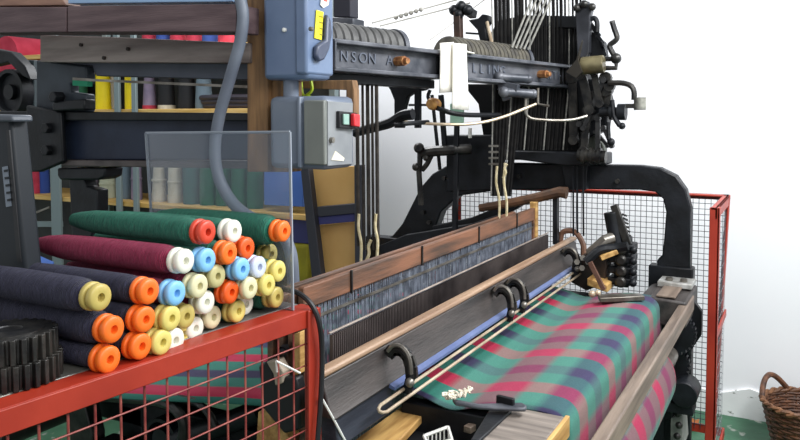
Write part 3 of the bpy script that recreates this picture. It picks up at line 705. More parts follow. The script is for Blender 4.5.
# upper isolator: left face on x = 1.70, front face on the side towards the cloth
p0 = at(263,80,x=1.70); p1 = at(307,78,x=1.70)
Y0, Y1 = p0.y, p1.y
zb = p0.z; X2 = at(332,60,y=Y1).x
sw = thing('switch_box', (1.75, (Y0+Y1)/2, zb), 'upper blue-grey isolator box with lever handle and yellow label', 'switch box')
MB().box(1.70, Y1, zb, X2, Y0, zb+.32).build('box_body', BLUEBOX, sw, .014)
yl = at(296,40,x=1.70).y
MB().box(1.692, Y1-.004, zb+.012, X2+.004, Y1+.035, zb+.32).build('box_lid', BLUEBOX, sw, .008)
q = at(285,30,x=1.70); MB().lathe(q+V((.002,0,0)), q-V((.01,0,0)), [(0,0),(0,.006),(.008,.006),(.012,0)], 12).build('cover_screw', WHITE, sw)
q = at(311,29,x=1.69); MB().lathe(q+V((.004,0,0)), q-V((.008,0,0)), [(0,0),(0,.006),(.008,.006),(.012,0)], 12).build('cover_screw', STEEL, sw)
yf = Y1 - .006
def sf(px, py): return at(px, py, y=yf)
MB().prism([sf(*p) for p in [(316,10),(323,12),(321,40),(314,38)]], (0,-.002,0)).build('warning_label', YELLOW, sw)
lt = MB()
for k in range(4): lt.bar(sf(318.3+.2*k,16+6*k)-V((0,.003,0)), sf(321.8+.0*k,17+6*k)-V((0,.003,0)), .0015, .003)
lt.build('label_marks', mat('label_ink', (150, 140, 30), .6), sw)
MB().prism([sf(*p) for p in [(321,-3),(329,-3),(328,5),(323,8),(320,5)]], (0,-.002,0)).build('white_sticker', WHITE, sw)
MB().prism([sf(*p)-V((0,.002,0)) for p in [(323,-3),(327,-3),(326.5,2),(323,1)]], (0,-.001,0)).build('red_mark', mat('red_ink', (206, 90, 84), .6), sw)
hd = MB().prism([sf(*p) for p in [(323,14),(327,20),(328,34),(325,50),(320,60),(315,62),(312,56),(313,46),(318,42),(322,40)]], (0,-.016,0))
hd.build('lever_handle', mat('slate_handle', (66, 74, 94), .4), sw, .006)
# lower starter box
p0 = at(269,168,x=1.70); p1 = at(326,170,x=1.70); Y0b, Y1b = p0.y, p1.y; zb2 = p0.z; zt2 = at(300,96,x=1.70).z; X2b = at(355,140,y=Y1b).x
st = thing('starter_box', (1.75, (Y0b+Y1b)/2, zb2), 'lower blue-grey starter box with red stop button and warning sticker', 'switch box')
MB().box(1.70, Y1b, zb2, X2b, Y0b, zt2).build('box_body', BLUEBOX2, st, .016)
ya, yb_ = at(303,130,x=1.69).y, at(325,130,x=1.69).y
MB().box(1.692, yb_+.004, zb2+.014, 1.71, ya, zt2-.012).build('front_panel', PANELGREY, st, .004)
MB().box(1.688, at(297,130,x=1.69).y-.012, zb2+.004, 1.72, at(297,130,x=1.69).y, zt2-.002).build('lid_seam', BLUEBOX2, st, .004)
yf2 = Y1b - .003
def bf(px, py): return at(px, py, y=yf2)
MB().prism([bf(*p) for p in [(328,101),(353,103),(352,164),(328,166)]], (0,.004,0)).build('side_cover', SIDEGREY, st, .001)
MB().prism([bf(*p) for p in [(336,111),(354,113),(354,129),(336,128)]], (0,-.012,0)).build('button_plate', BLACKR, st, .002)
MB().prism([bf(*p)-V((0,.012,0)) for p in [(346.5,113.5),(352.5,114.5),(352.5,127),(346.5,126)]], (0,-.014,0)).build('stop_button', mat('red_button', (214, 44, 52), .35), st, .003)
MB().prism([bf(*p)-V((0,.012,0)) for p in [(338.5,114),(344,114),(344,125),(338.5,124.5)]], (0,-.006,0)).build('start_button', mat('pale_button', (142, 176, 164), .35), st, .002)
q = bf(330.5,140); MB().cyl(q, q-V((0,.010,0)), .008, 12).build('lock_barrel', STEEL, st)
MB().prism([bf(*p) for p in [(331,160),(335,151),(344,158),(343,161)]], (0,-.002,0)).build('warning_triangle', mat('pale_sticker', (226, 220, 200), .6), st)
MB().cyl((1.745, (at(291,88,x=1.745).y), zb2+(zt2-zb2)-.005), (1.745, at(291,88,x=1.745).y, zb+.005), .022, 16).build('conduit_link', BLUEBOX2, st)

# flexible hose
pts = [(262,-62),(246,-52),(238,-34),(239,-8),(243,15),(240,42),(230,78),(219,118),(215,150),(219,178),(232,202),(250,217),(275,228),(290,250),(294,290)]
mb = MB().tube([at(*p, x=1.63) for p in pts], .0165, 12, 6)
tag(mb.build('flexible_conduit', HOSE), 'thick grey flexible conduit curving down behind the clear sheet', 'conduit')

# ------------------------------------------------------------------ near guard, tray, clear sheet
GX, GY, GZ = 1.262, .862, 1.163          # far end of the guard and height of its top rail
SK = math.radians(-5.5)
def gy(x): return GY + (GX-.02-x)*math.tan(-SK)
gd = thing('machine_guard', (GX, GY, 0), 'red steel guard frame with mesh, carrying the yarn bobbins', 'guard')
MB().box(.10, GY-.004, GZ-.036, GX, GY+.001, GZ).box(.10, GY+.001, GZ-.005, GX, GY+.043, GZ).build('top_rail', RED, gd, .0015)
MB().box(GX-.038, GY-.010, 0, GX, GY-.004, GZ).box(GX-.006, GY-.010, 0, GX, GY+.030, GZ).build('post', RED, gd, .0015)
MB().box(.10, GY-.005, .12, GX-.03, GY, .16).build('bottom_rail', RED, gd, .0015)
mw = MB(); x = .14
while x < GX-.04:
    mw.cyl((x, GY+.006, .14), (x, GY+.006, GZ-.04), .0020, 6); x += .044
zz = .17
while zz < GZ-.05:
    mw.cyl((.10, GY+.002, zz), (GX-.03, GY+.002, zz), .0015, 6); zz += .044
mw.build('wire_mesh', REDWIRE, gd)
TZ = GZ + .001
tr = MB().box(.15, GY+.0435, TZ-.011, GX-.010, 1.36, TZ)
tro = tr.build('metal_tray', TRAYM, None, .0015)
tro.location = V((GX, GY, 0)) + Matrix.Rotation(SK, 3, 'Z') @ (tro.location - V((GX, GY, 0))); tro.rotation_euler.z = SK
tag(tro, 'grey metal tray lying on the red guard under the bobbins', 'tray')
MB().box(.15, 1.30, 0, .19, 1.34, GZ-.011).build('post', RED, gd, .0015)
gd.rotation_euler.z = SK
def acrylic():
    m = bpy.data.materials.new('clear_acrylic'); m.use_nodes = True; nt = m.node_tree; N = nt.nodes; L = nt.links
    for n_ in list(N):
        if n_.type == 'BSDF_PRINCIPLED': N.remove(n_)
    out = N['Material Output']; tr_ = N.new('ShaderNodeBsdfTransparent'); tr_.inputs[0].default_value = (.93, .945, .955, 1)
    gl = N.new('ShaderNodeBsdfGlossy'); gl.inputs['Roughness'].default_value = .06; df = N.new('ShaderNodeBsdfDiffuse'); df.inputs[0].default_value = lin((190, 200, 214))
    m1 = N.new('ShaderNodeMixShader'); m1.inputs[0].default_value = .13; L.new(tr_.outputs[0], m1.inputs[1]); L.new(df.outputs[0], m1.inputs[2])
    fr = N.new('ShaderNodeFresnel'); fr.inputs[0].default_value = 1.3
    m2 = N.new('ShaderNodeMixShader'); L.new(fr.outputs[0], m2.inputs[0]); L.new(m1.outputs[0], m2.inputs[1]); L.new(gl.outputs[0], m2.inputs[2]); L.new(m2.outputs[0], out.inputs[0])
    return m
AX = 1.208
zt = at(288,132,x=AX).z
ac = thing('clear_sheet', (AX, 1.07, TZ), 'clear acrylic sheet standing upright at the end of the bobbins', 'acrylic sheet')
cn = [at(*p, x=AX) for p in [(289,132),(145,133),(152,240),(291,250)]]
def dn(a, b_): return a + (b_-a)*((TZ-a.z)/(b_.z-a.z))
cn = [cn[0], cn[1], dn(cn[1], cn[2]), dn(cn[0], cn[3])]
MB().prism(cn, (.005,0,0)).build('sheet', acrylic(), ac)
EDGE = mat('painted_edge_glint', (150, 158, 168), .25)  # pale colour paints the light caught along the sheet's edges
for a, c in ((0,1),(1,2),(0,3)): MB().bar(cn[a]+V((.0025,0,0)), cn[c]+V((.0025,0,0)), .0055, .003, (0,1,1)).build('painted_edge_glint', EDGE, ac)
# ------------------------------------------------------------------ bobbins
BOB = """205,232,red,green 232,231,white,green 282,231,orange,green 227,253,orange,green 245,248,dorange,green 183,261,white,magenta 205,260,blue,green
240,269,blue,green 257,267,paleblue,green 269,254,tan,green 277,271,yellow,green 215,276,tan2,magenta 197,286,cream,magenta 229,292,dorange,green
248,288,cream,green 266,285,yellow,green 275,297,tan,green 174,293,blue,magenta 147,291,orange,navy 204,302,white,magenta 211,317,cream,green
236,311,yellow,green 244,304,white,green 143,319,orange,navy 169,318,yellow,navy 184,316,tan,magenta 193,328,white,magenta 181,334,yellow,navy
139,346,orange,navy 160,342,yellow,navy 173,340,white,navy 98,297,tan,navy 111,329,orange,navy 107,359,orange,navy"""
CAPS['tan2'] = mat('greenish_tan_cap', (188, 180, 128), .4)
BLABEL = [
 'red-capped green bobbin, at the left of the topmost layer', 'white-capped green bobbin on top, between the red cap and orange cap', 'orange-capped green bobbin on top, nearest the clear sheet edge',
 'bright orange-capped green bobbin just below the topmost white cap', 'deep orange-capped green bobbin behind the bright orange one under the white cap',
 'white-capped magenta bobbin, the uppermost full magenta one', 'light blue-capped green bobbin beside the white-capped magenta bobbin',
 'light blue-capped green bobbin under the orange caps, beside a pale blue cap', 'pale lilac-blue-capped green bobbin, the only pale lilac cap', 'dull tan-capped bobbin at the right, directly under the topmost right orange cap',
 'yellow-capped bobbin furthest right, below the dull tan cap', 'greenish tan-capped bobbin just below the light blue cap in the middle', 'large cream-capped magenta bobbin under the white-capped magenta one',
 'deep orange-capped bobbin alone among cream caps, low in the heap', 'cream-capped bobbin right of the low deep orange cap', 'yellow-capped bobbin between the cream cap and the rightmost yellow caps',
 'tan-capped bobbin at the bottom right corner of the heap', 'light blue-capped magenta bobbin, the lowest blue cap', 'orange-capped navy bobbin left of the lowest light blue cap',
 'white-capped bobbin below the large cream cap', 'cream-capped bobbin in the bottom row below two white caps', 'yellow-capped bobbin in the bottom row under the low deep orange cap',
 'white-capped bobbin half hidden behind a bottom-row yellow cap', 'orange-capped navy bobbin, middle of the column of three orange caps', 'bright yellow-capped bobbin under the lowest light blue cap',
 'tan-capped bobbin pressed against the bright yellow cap', 'white-capped bobbin at the bottom, left of the bottom cream cap', 'yellow-capped bobbin hidden behind the two lowest pale caps',
 'orange-capped navy bobbin, lowest in the column of three orange caps', 'yellow-capped bobbin lowest of all yellow caps, beside an orange cap', 'white-capped bobbin tucked behind the lowest yellow cap',
 'tan-capped thick navy bobbin lying highest of the navy ones', 'orange-capped thick navy bobbin under the tan-capped one', 'orange-capped navy bobbin lowest, next to the black gear']
items = [q.split(',') for q in BOB.split()]
# choose how far each sticks out so that neighbours clear each other, then the yarn radius
ny = [.026]*len(items)
rb_ = random.Random(11)
def bpos(i, dlt):
    y = .9
    for _k in range(6): y = gy(at(float(items[i][0]), float(items[i][1]), y=y).x) + dlt
    return at(float(items[i][0]), float(items[i][1]), y=y)
def slack(i, y):
    p = bpos(i, y); s_ = 0
    for j in range(len(items)):
        if j == i: continue
        q = bpos(j, ny[j]); d = math.hypot(p.x-q.x, p.z-q.z); s_ += max(0, .0535-d)**2
    s_ += max(0, TZ+.024-p.z)**2*4
    return s_ + .0002*(y-.026)**2
BACK = {22: .055, 27: .055, 30: .036, 25: .036, 9: .04, 4: .036}
for i in BACK: ny[i] = BACK[i]
for it in range(30):
    for i in range(len(items)):
        best = min(((slack(i, y), y) for y in [ny[i]] + [BACK.get(i, .018)+.009*k for k in range(6)]))
        ny[i] = best[1]
P = [bpos(i, ny[i]) for i in range(len(items))]
rad = [.0315]*len(items)
for it in range(60):
    for i in range(len(items)):
        rad[i] = min(rad[i], P[i].z - TZ + .0005)
        for j in range(len(items)):
            if j != i:
                d = math.hypot(P[i].x-P[j].x, P[i].z-P[j].z)
                ov = rad[i]+rad[j]-d
                if ov > 0:
                    if rad[i] >= rad[j]: rad[i] -= ov*.55
                    else: rad[j] -= ov*.55
    rad = [max(r_, .018) for r_ in rad]
for i, (sx_, sy_, cap_, yn) in enumerate(items):
    p = P[i]; r = rad[i]; Lb = .315 + rb_.uniform(-.015, .015)
    if i == 5: Lb = .345
    t = thing('bobbin', (p.x, p.y, p.z - r), BLABEL[i], 'bobbin', 'yarn bobbins heaped on the tray')
    A, B = V((p.x, p.y+.019, p.z)), V((p.x, p.y+1, p.z))
    MB().lathe(A, B, [(0,0),(0,.012),(.004,r*.80),(.012,r*.95),(.026,r),(Lb*.55,r),(Lb*.8,r*.92),(Lb*.93,r*.70),(Lb,.012),(Lb,0)], 24).build('yarn', YARN[yn], t, ang=60)
    k = min(1.0, (r+.004)/.026); R1 = .0222; R2 = .0208
    A2, B2 = V((p.x, p.y+.0200, p.z)), V((p.x, p.y-1, p.z))
    MB().lathe(A2, B2, [(0,0),(0,.011),(.002,R1*.9),(.004,R1),(.010,R1),(.0115,R1*.92),(.0122,.0165),(.0148,.0165),(.0155,R2*.92),(.017,R2),(.025,R2),(.0275,R2*.88),(.028,R2*.5),(.0275,.0068),(.018,.006),(.018,0)], 22).build('tube_cap', CAPS[cap_], t, ang=50)

# ------------------------------------------------------------------ gear on the guard
gc = at(10, 378, z=TZ)
GR = 43*(gc-EYE).length/770
gr = thing('gear', gc, 'black two-tier toothed gear wheel lying on the red guard rail', 'gear')
gear(gc, (0,0,1), GR, .036, 30, .008, 0, '', None, None).build('large_gear', IRON2, gr, .001)
gear(gc+V((0,0,.036)), (0,0,1), GR*.92, .036, 28, .007, 0, '', None, None).build('small_gear', IRON2, gr, .001)
MB().lathe(gc+V((0,0,.066)), gc+V((0,0,1)), [(0,0),(0,.05),(.008,.048),(.008,.019),(.004,.017),(.004,0)], 24).build('hub', IRON2, gr)

# dark plastic crate at left
cx = .84; c0 = at(26,270,x=cx); ct = at(38,115,x=cx).z
cr = thing('plastic_box', (cx+.1, c0.y+.15, TZ), 'tall dark grey plastic box with a silver label, left of the bobbins', 'plastic box')
yr = at(26,200,x=cx).y
MB().prism([at(*p, x=cx) for p in [(-60,118),(10,118),(25,268),(26,279),(-60,279)]], (.035,0,0)).build('box_shell', DARKPL, cr, .006)
MB().prism([at(*p, x=cx-.01) for p in [(-60,113),(11,115),(12,122),(-60,121)]], (.042,0,0)).build('box_rim', mat('grey_rim_plastic', (74, 80, 88), .4), cr, .004)
MB().prism([at(*p, x=cx-.002) for p in [(6,130),(9,130),(21,262),(17,262)]], (.004,0,0)).build('edge_groove', BLACKR, cr)
MB().prism([at(*p, x=cx-.001) for p in [(3,167),(8,166),(12,206),(7,207)]], (-.002,0,0)).build('silver_label', mat('silver_label', (120, 130, 142), .5, .1), cr)
mk = MB()
for k in range(5): mk.bar(at(4.2+.85*k,171+7.3*k,x=cx-.004), at(7.5+.85*k,170.5+7.3*k,x=cx-.004), .002, .004)
mk.build('label_marks', DARKPL, cr)
MB().prism([at(*p, z=TZ+.07) for p in [(26,279),(38,255),(54,262),(46,282)]], (0,0,-.05)).build('cloth_tmp', BLUEPL)
o = bpy.data.objects['cloth_tmp']; o.name = 'blue_cloth'; tag(o, 'folded blue cloth tucked between the dark box and magenta yarn', 'cloth')

# cable and white tie on the near guard
tag(MB().tube([at(283,289,x=1.235), at(298,293,x=1.235), at(311,304,x=1.235), at(319,322,y=GY-.02), at(322,350,y=GY-.02), at(321,395,y=GY-.02), at(317,450,y=GY-.02), at(313,520,y=GY-.02)], .0055, 8, 5).build('black_cable', BLACKR),
    'black cable looped over the corner of the red guard', 'cable')
wt = MB()
wt.tube([at(277,372,y=gy(1.12)-.012), at(276,361,y=gy(1.12)-.012), at(300,373,y=gy(1.2)-.012)], .0022, 6)
tag(wt.build('white_tie', WHITE), 'thin white plastic tie knotted on the red mesh', 'tie')
tag(MB().tube([at(321,397,y=GY-.016), at(334,420,y=GY-.022), at(350,450,y=GY-.03)], .0026, 6).build('white_strap', WHITE), 'white strap hanging from the red guard post beside the cable', 'strap')
# little white wire basket under the temple
wb = MB()
rp = [at(*p, z=.82) for p in [(424,436),(448,427),(452,440),(430,450)]]
for i in range(4):
    wb.tube([rp[i], rp[(i+1)%4]], .004, 6)
    for j in range(1,6):
        q = rp[i].lerp(rp[(i+1)%4], j/6); wb.tube([q, q-V((0,0,.06))], .002, 5)
for j in range(1,6):
    wb.tube([rp[0].lerp(rp[1], j/6)-V((0,0,.06)), rp[3].lerp(rp[2], j/6)-V((0,0,.06))], .002, 5)
wb.tube([q-V((0,0,.03)) for q in rp+rp[:1]], .002, 5).tube([q-V((0,0,.06)) for q in rp+rp[:1]], .003, 5)
tag(wb.build('wire_basket', WHITE), 'small white wire basket under the near cloth edge', 'basket')
# white lint on the temple
lm = MB(); rl_ = random.Random(2); tuft_r = .0028
for p in ((447,396),(452,394),(457,395),(462,393),(468,390),(450,398)):
    c0_ = at(*p, z=.905)
    for k in range(4):
        lm.tube([c0_ + V((rl_.uniform(-.010,.010), rl_.uniform(-.010,.010), rl_.uniform(-.006,.006))) for q in range(4)], tuft_r, 6, 3)
tag(lm.build('lint_tuft', mat('white_lint', (226, 220, 205), 1, 0, (200, 190, 170), 60, .6, 120)), 'tuft of white lint caught on the temple at the near cloth edge', 'lint')
# white rag and mint card on the beam
ff = [(441,43),(453,41),(465,46),(466,62),(468,78),(466,92),(467,108),(458,111),(452,108),(452,94),(441,92)]
tf = bp(onbeam(453))
rag = thing('white_rag', tf + V((0,0,-.12)), 'white rag hung over the cross beam beside the wound drum', 'rag')
def ragp(px, py, off):
    # points on the vertical plane in front of the beam
    d = ROT @ _ray(px, py); o_ = bp(.4, off); t_ = (o_-EYE).dot(bs)/d.dot(bs); return EYE + d*t_
fr_ = []
for k in range(9):
    v = k/8
    fr_.append([ragp(452.5+(14+1.5*v)*i/6 + .3*math.sin(i*1.7+v*4), 43+1.2*i/6+(66)*v, .056+.005*math.sin(i*1.3+v*3)+.006*v) for i in range(7)])
MB().grid(fr_).build('front_fold', CLOTHW, rag, 0, None, .004, 80)
fr2 = []
for k in range(7):
    v = k/6
    fr2.append([ragp(440+13.5*i/5 + .2*math.sin(i*1.9+v*5), 43-1.0*i/5+50*v, .052+.004*math.sin(i*1.1+v*2)) for i in range(6)])
MB().grid(fr2).build('left_fold', mat('darker_rag_cloth', (216, 212, 200), .9, 0, (232, 229, 220), 14, .3, 60), rag, 0, None, .004, 80)  # same rag, left fold in a slightly darker tone

MB().grid([[bp(onbeam(442)+(onbeam(463)-onbeam(442))*i/5, .054-.12*j/4, .054+.004*math.sin(i+j)) for i in range(6)] for j in range(5)]).build('top_fold', CLOTHW, rag, 0, None, .004, 80)
cdp = [at(*p, x=2.85) for p in [(450,104),(463,100),(463,123),(450,124)]]
tag(MB().prism(cdp, (.012,0,0)).build('mint_card', MINT, None, .001), 'mint green card hanging under the white rag', 'card')

# ------------------------------------------------------------------ far safety cage
cg = thing('safety_cage', (3.4, .6, 0), 'tall red safety cage with wire mesh at the far end of the loom', 'cage')
def lpost(x, y, w, name='post', top=1.2):
    return MB().box(x, y, 0, x+w, y+.008, top).box(x, y, 0, x+.008, y+w, top).build(name, RED, cg, .002)
MB().box(3.10,.268,0,3.14,.276,1.2).box(3.10,.268,0,3.108,.304,1.2).build('post', RED, cg, .002)
MB().prism([(3.60,.272,1.2),(3.65,.272,1.2),(3.65,.315,0),(3.60,.315,0)], (0,.008,0)).prism([(3.642,.272,1.2),(3.642,.292,1.2),(3.642,.335,0),(3.642,.315,0)], (.008,0,0)).build('post', RED, cg, .002)
MB().box(3.12,.276,.66,3.62,.284,.69).build('side_rail', RED, cg, .002)
yA, yB = at(457,205,x=3.65).y, at(436,205,x=3.65).y
for y in (yA, yB): MB().box(3.64, y-.025, 0, 3.65, y+.025, 1.2).build('post', RED, cg, .002)
MB().box(3.10,.275,1.155,3.65,.285,1.2).box(3.10,.275,1.19,3.65,.30,1.2).build('side_rail', RED, cg, .002)
MB().box(3.64,.28,1.175,3.65,yB,1.2).box(3.60,.28,1.192,3.65,yB,1.2).build('back_rail', RED, cg, .002)
MB().box(3.64,.28,.10,3.65,yB,.14).build('back_rail', RED, cg, .002)
MB().box(3.10,.275,.10,3.65,.285,.14).build('side_rail', RED, cg, .002)
mm = MB(); y = .30
while y < yB: mm.box(3.634, y-.0012, .12, 3.637, y+.0012, 1.18); y += .0254
z = .14
while z < 1.19: mm.box(3.637, .29, z-.0012, 3.640, yB, z+.0012); z += .0254
mm.build('back_mesh', WIRE, cg)
mm = MB(); x = 3.13
while x < 3.64: mm.box(x-.0006, .286, .12, x+.0006, .2872, 1.18); x += .0508
z = .14
while z < 1.17: mm.box(3.11, .2872, z-.0006, 3.64, .2884, z+.0006); z += .0508
mm.build('side_mesh', mat('pale_mesh_wire', (150, 154, 160), .5, .3), cg)

# ------------------------------------------------------------------ basket on the floor
bc = at(800,440,z=0); bc = V((3.90, -.055, 0))
bk = thing('wicker_basket', bc, 'round brown wicker basket with looped handles on the green floor', 'basket')
H_, r0, r1 = .215, .13, .185
def weave(bot, topz, rb, rt, name, rows_=16):
    mb = MB(); n = 24
    for k in range(rows_):
        z0 = bot+(topz-bot)*(k+.5)/rows_; rr_ = rb+(rt-rb)*((k+.5)/rows_)**.8
        pts = [(bc.x+(rr_+.004*(1 if (i+k)%2 else -1))*math.cos(2*PI*i/n), bc.y+(rr_+.004*(1 if (i+k)%2 else -1))*math.sin(2*PI*i/n), bc.z+z0) for i in range(n)]
        mb.tube(pts, (topz-bot)/rows_*.56, 6, 2, True)
    return mb.build(name, WICK, bk)
weave(.005, H_, r0, r1, 'woven_side')
st_ = MB()
for i in range(24):
    a = 2*PI*i/24; st_.tube([(bc.x+r0*math.cos(a), bc.y+r0*math.sin(a), .004), (bc.x+(r0+r1+.012)/2*math.cos(a), bc.y+(r0+r1+.012)/2*math.sin(a), H_*.5), (bc.x+r1*math.cos(a), bc.y+r1*math.sin(a), H_)], .005, 6)
st_.build('stakes', WICK, bk)
rimm = MB()
for q in range(2):
    pts = [(bc.x+(r1+.004+.008*math.cos(i*1.6+q*PI))*math.cos(2*PI*i/48), bc.y+(r1+.004+.008*math.cos(i*1.6+q*PI))*math.sin(2*PI*i/48), H_+.008+.008*math.sin(i*1.6+q*PI)) for i in range(48)]
    rimm.tube(pts, .009, 7, 1, True)
rimm.build('plaited_rim', mat('light_wicker', (92, 60, 38), .6, 0, (134, 92, 60), 30), bk)
MB().cyl((bc.x,bc.y,.004),(bc.x,bc.y,.016), r0, 24).build('base', WICK, bk)
for sgn in (1, -1):
    hm = MB(); A_ = PI/2*sgn
    A_ = math.radians(60) if sgn > 0 else math.radians(240)
    pts = []
    for k in range(9):
        t_ = PI*k/8; a = A_ - .62 + 1.24*k/8
        pts.append((bc.x+(r1+.004)*math.cos(a), bc.y+(r1+.004)*math.sin(a), H_+.005+.085*math.sin(t_)))
    hm.tube(pts, .013, 8, 3)
    hm.build('handle', WICK, bk)
# floor bits
tag(MB().prism([at(*p, x=3.1) for p in [(662,448),(662,418),(682,416),(684,448)]], (.14,0,0)).build('concrete_block', CONC, None, .006), 'grey concrete block on the floor under the loom end', 'block')
o = bpy.data.objects['concrete_block']
lf = MB(); c = at(694,426,z=.004)
lf.grid([[c+V((.03*(i-2), .018*(j-1), .006*((i-2)**2*.4+((j-1)**2)))) for j in range(3)] for i in range(5)])
tag(lf.build('dry_leaf', mat('orange_leaf', (184, 112, 50), .7, 0, (150, 84, 40), 60), None, 0, None, .002), 'small dry orange leaf on the green floor by the red post', 'leaf')
wp = MB()
for k, p in enumerate([(715,430),(718,433),(713,434)]): c = at(*p, z=.0); wp.ball(c+V((0,0,.010)), .013, 7)
tag(wp.build('paper_scrap', WHITE), 'crumpled white paper scrap on the floor by the red post', 'paper')

# ------------------------------------------------------------------ shelving behind
SX = 3.1
sh = thing('shelving_unit', (SX+.15, 3.2, 0), 'grey steel shelving unit with yellow-edged boards behind the loom', 'shelving')
def sy(px, py=180): return at(px, py, x=SX).y
zlow = at(200,207,x=SX).z; zup = at(150,109,x=SX).z; ztop = 1.93
SB = [zlow, zup, ztop]
for k, z in enumerate([.45] + SB):
    MB().box(SX-.005, sy(306), z-.028, SX+.40, 5.6, z).build('shelf_board', SHELFW, sh, .003)
for px, w in ((59,.085),(122,.04),(139,.035)):
    y = sy(px); MB().box(SX-.03, y-w/2, 0, SX-.012, y+w/2, 2.3).build('upright', SHELFM, sh, .003)
for y in (sy(59), 2.26): MB().box(SX+.36, y-.02, 0, SX+.40, y+.02, 2.3).build('rear_upright', SHELFM, sh, .003)
MB().box(SX+.402, 2.24, .40, SX+.41, 5.6, 2.3).build('gap_darkening_sheet', mat('dark_gap_sheet', (58, 66, 68), .7, 0, (44, 50, 54), 4), sh)  # dark sheet added to make the gaps between the cones look dark
MB().bar(at(36,224,x=SX), at(62,224,x=SX), .02, .035).build('cross_bar', SHELFM, sh, .002)
MB().bar(at(35,213,x=SX+.1), at(50,207,x=SX+.1), .01, .012).build('brace_rod', STEEL, sh)
CON = {'yellow': mat('yellow_cone', (250, 230, 24), .6, 0, (242, 218, 14), 12), 'cream': mat('cream_cone', (206, 200, 182), .8, 0, (188, 180, 158), 20),
       'lav': mat('lavender_cone', (146, 134, 158), .8, 0, (128, 118, 142), 20), 'black': mat('black_cone', (24, 26, 30), .8), 'white': mat('white_cone', (232, 230, 222), .8),
       'teal': mat('teal_cone', (36, 92, 84), .85, 0, (26, 74, 68), 24), 'dgreen': mat('green_cone', (34, 100, 70), .85, 0, (26, 82, 60), 24), 'slate': mat('slate_cone', (104, 122, 134), .8),
       'rose': mat('rose_cone', (196, 60, 84), .85, 0, (170, 44, 66), 24), 'blue': mat('blue_cone', (48, 76, 150), .85), 'palegreen': mat('pale_green_cone', (178, 182, 158), .8)}
def cone(px, z, wpx, h, colr, label, stacked=0, basecol=None, taper=.72, depth=.10, group='yarn cones on the shelf'):
    y = at(px, 180, x=SX+depth).y; x = SX+depth
    r = wpx/2/175*1.02*(1+depth/4)
    t = thing('yarn_cone', (x, y, z), label, 'yarn cone', group)
    a, b2 = V((x,y,z)), V((x,y,z+1))
    MB().lathe(a, b2, [(0,0),(0,r*.98),(.010,r),(.03,r),(h*.9,r*taper),(h*.95,r*taper*.9),(h*.95,0)], 20).build('yarn', CON[colr], t, ang=50)
    if basecol: MB().lathe(a, b2, [(0,r*.98),(.0,r*1.06),(.022,r*1.05),(.024,r*.9)], 20).build('cone_base', CON[basecol], t)
    if stacked:
        for k in range(1, stacked):
            zz_ = h*k/stacked; MB().lathe(V((x,y,z+zz_)), b2, [(0,r*.86),(0,r*1.02),(.010,r*1.04),(.014,r*.88)], 20).build('cone_lip', CON[colr], t)
    MB().cyl((x,y,z+h*.94),(x,y,z+h), r*.42, 12).build('cone_tip', CON['cream'], t)
    return t
cone(105, zup, 15, .23, 'yellow', 'large bright yellow cone, left of the grey shelf upright', 0, 'yellow', .92)
cone(131, zup, 9, .23, 'yellow', 'slim bright yellow cone between two grey uprights', 0, None, .95)
cone(114.5, zup, 8, .23, 'white', 'white cone beside the large yellow cone', 0, None, .6, .16)
cone(151, zup, 13, .23, 'lav', 'lavender cone with a rose base on the upper shelf', 0, 'rose', .72)
cone(168, zup, 16, .24, 'black', 'black cone with cream base, right of the lavender cone', 0, 'cream', .85)
cone(188, zup, 16, .24, 'black', 'black cone half behind the dark coil, upper shelf', 0, None, .85)
cone(82, zup, 16, .22, 'dgreen', 'green cone on the upper shelf behind the iron upright', 0, None, .9)
cone(205, zup, 16, .22, 'slate', 'slate cone behind the dark coil on the upper shelf', 0, None, .8)
cone(93, zlow, 11, .17, 'lav', 'pale lavender cone leftmost in the lower cone row', 0, None, .8)
cone(108, zlow, 17, .24, 'palegreen', 'pale green-grey stacked cones left of the thin upright', 3, None, .85)
cone(128, zlow, 13, .24, 'slate', 'slate-blue cone right behind the thin upright, lower shelf', 0, None, .9, .12)
cone(136.5, zlow, 11, .24, 'lav', 'lavender stacked cones on the lower shelf by the clear sheet edge', 2, None, .85)
cone(159, zlow, 14, .235, 'cream', 'cream stacked cones first behind the clear sheet', 2, None, .7)
cone(175, zlow, 14, .225, 'cream', 'cream stacked cones second behind the clear sheet, beside teal ones', 2, None, .9)
cone(192, zlow, 17, .235, 'teal', 'dark teal cone right beside the cream stacks', 0, None, .95)
cone(208, zlow, 16, .235, 'dgreen', 'dark green cone left of the grey conduit, lower shelf', 0, None, .95)
cone(224, zlow, 16, .235, 'dgreen', 'dark green cone directly behind the grey conduit, lower shelf', 0, None, .95, .12)
cone(240, zlow, 16, .235, 'dgreen', 'dark green cone just right of the grey conduit, lower shelf', 0, None, .95)
cone(255, zlow, 15, .235, 'dgreen', 'dark green cone last in the row, beside the blue crate', 0, None, .95)
cone(44, zlow, 12, .20, 'blue', 'dark blue cone at the left end of the lower shelf', 0, None, .9)
cone(36, zlow, 10, .15, 'rose', 'short rose cone left of the dark blue cone', 0, None, .9, .06)
for px, c_, lb in ((152,'rose','leftmost rose cone on the topmost shelf, seen just under the mauve timber'), (166,'blue','blue cone on the topmost shelf between the two leftmost rose cones'),
        (180,'rose','rose cone just right of the first blue cone on the topmost shelf'), (196,'rose','rose cone just left of the second blue cone on the topmost shelf'),
        (212,'blue','second blue cone on the topmost shelf, near the grey conduit'), (228,'rose','rightmost rose cone on the topmost shelf, beside the timber upright')):
    cone(px, ztop, 15, .20, c_, lb, 0, None, .85, .1, 'cones on the topmost shelf')
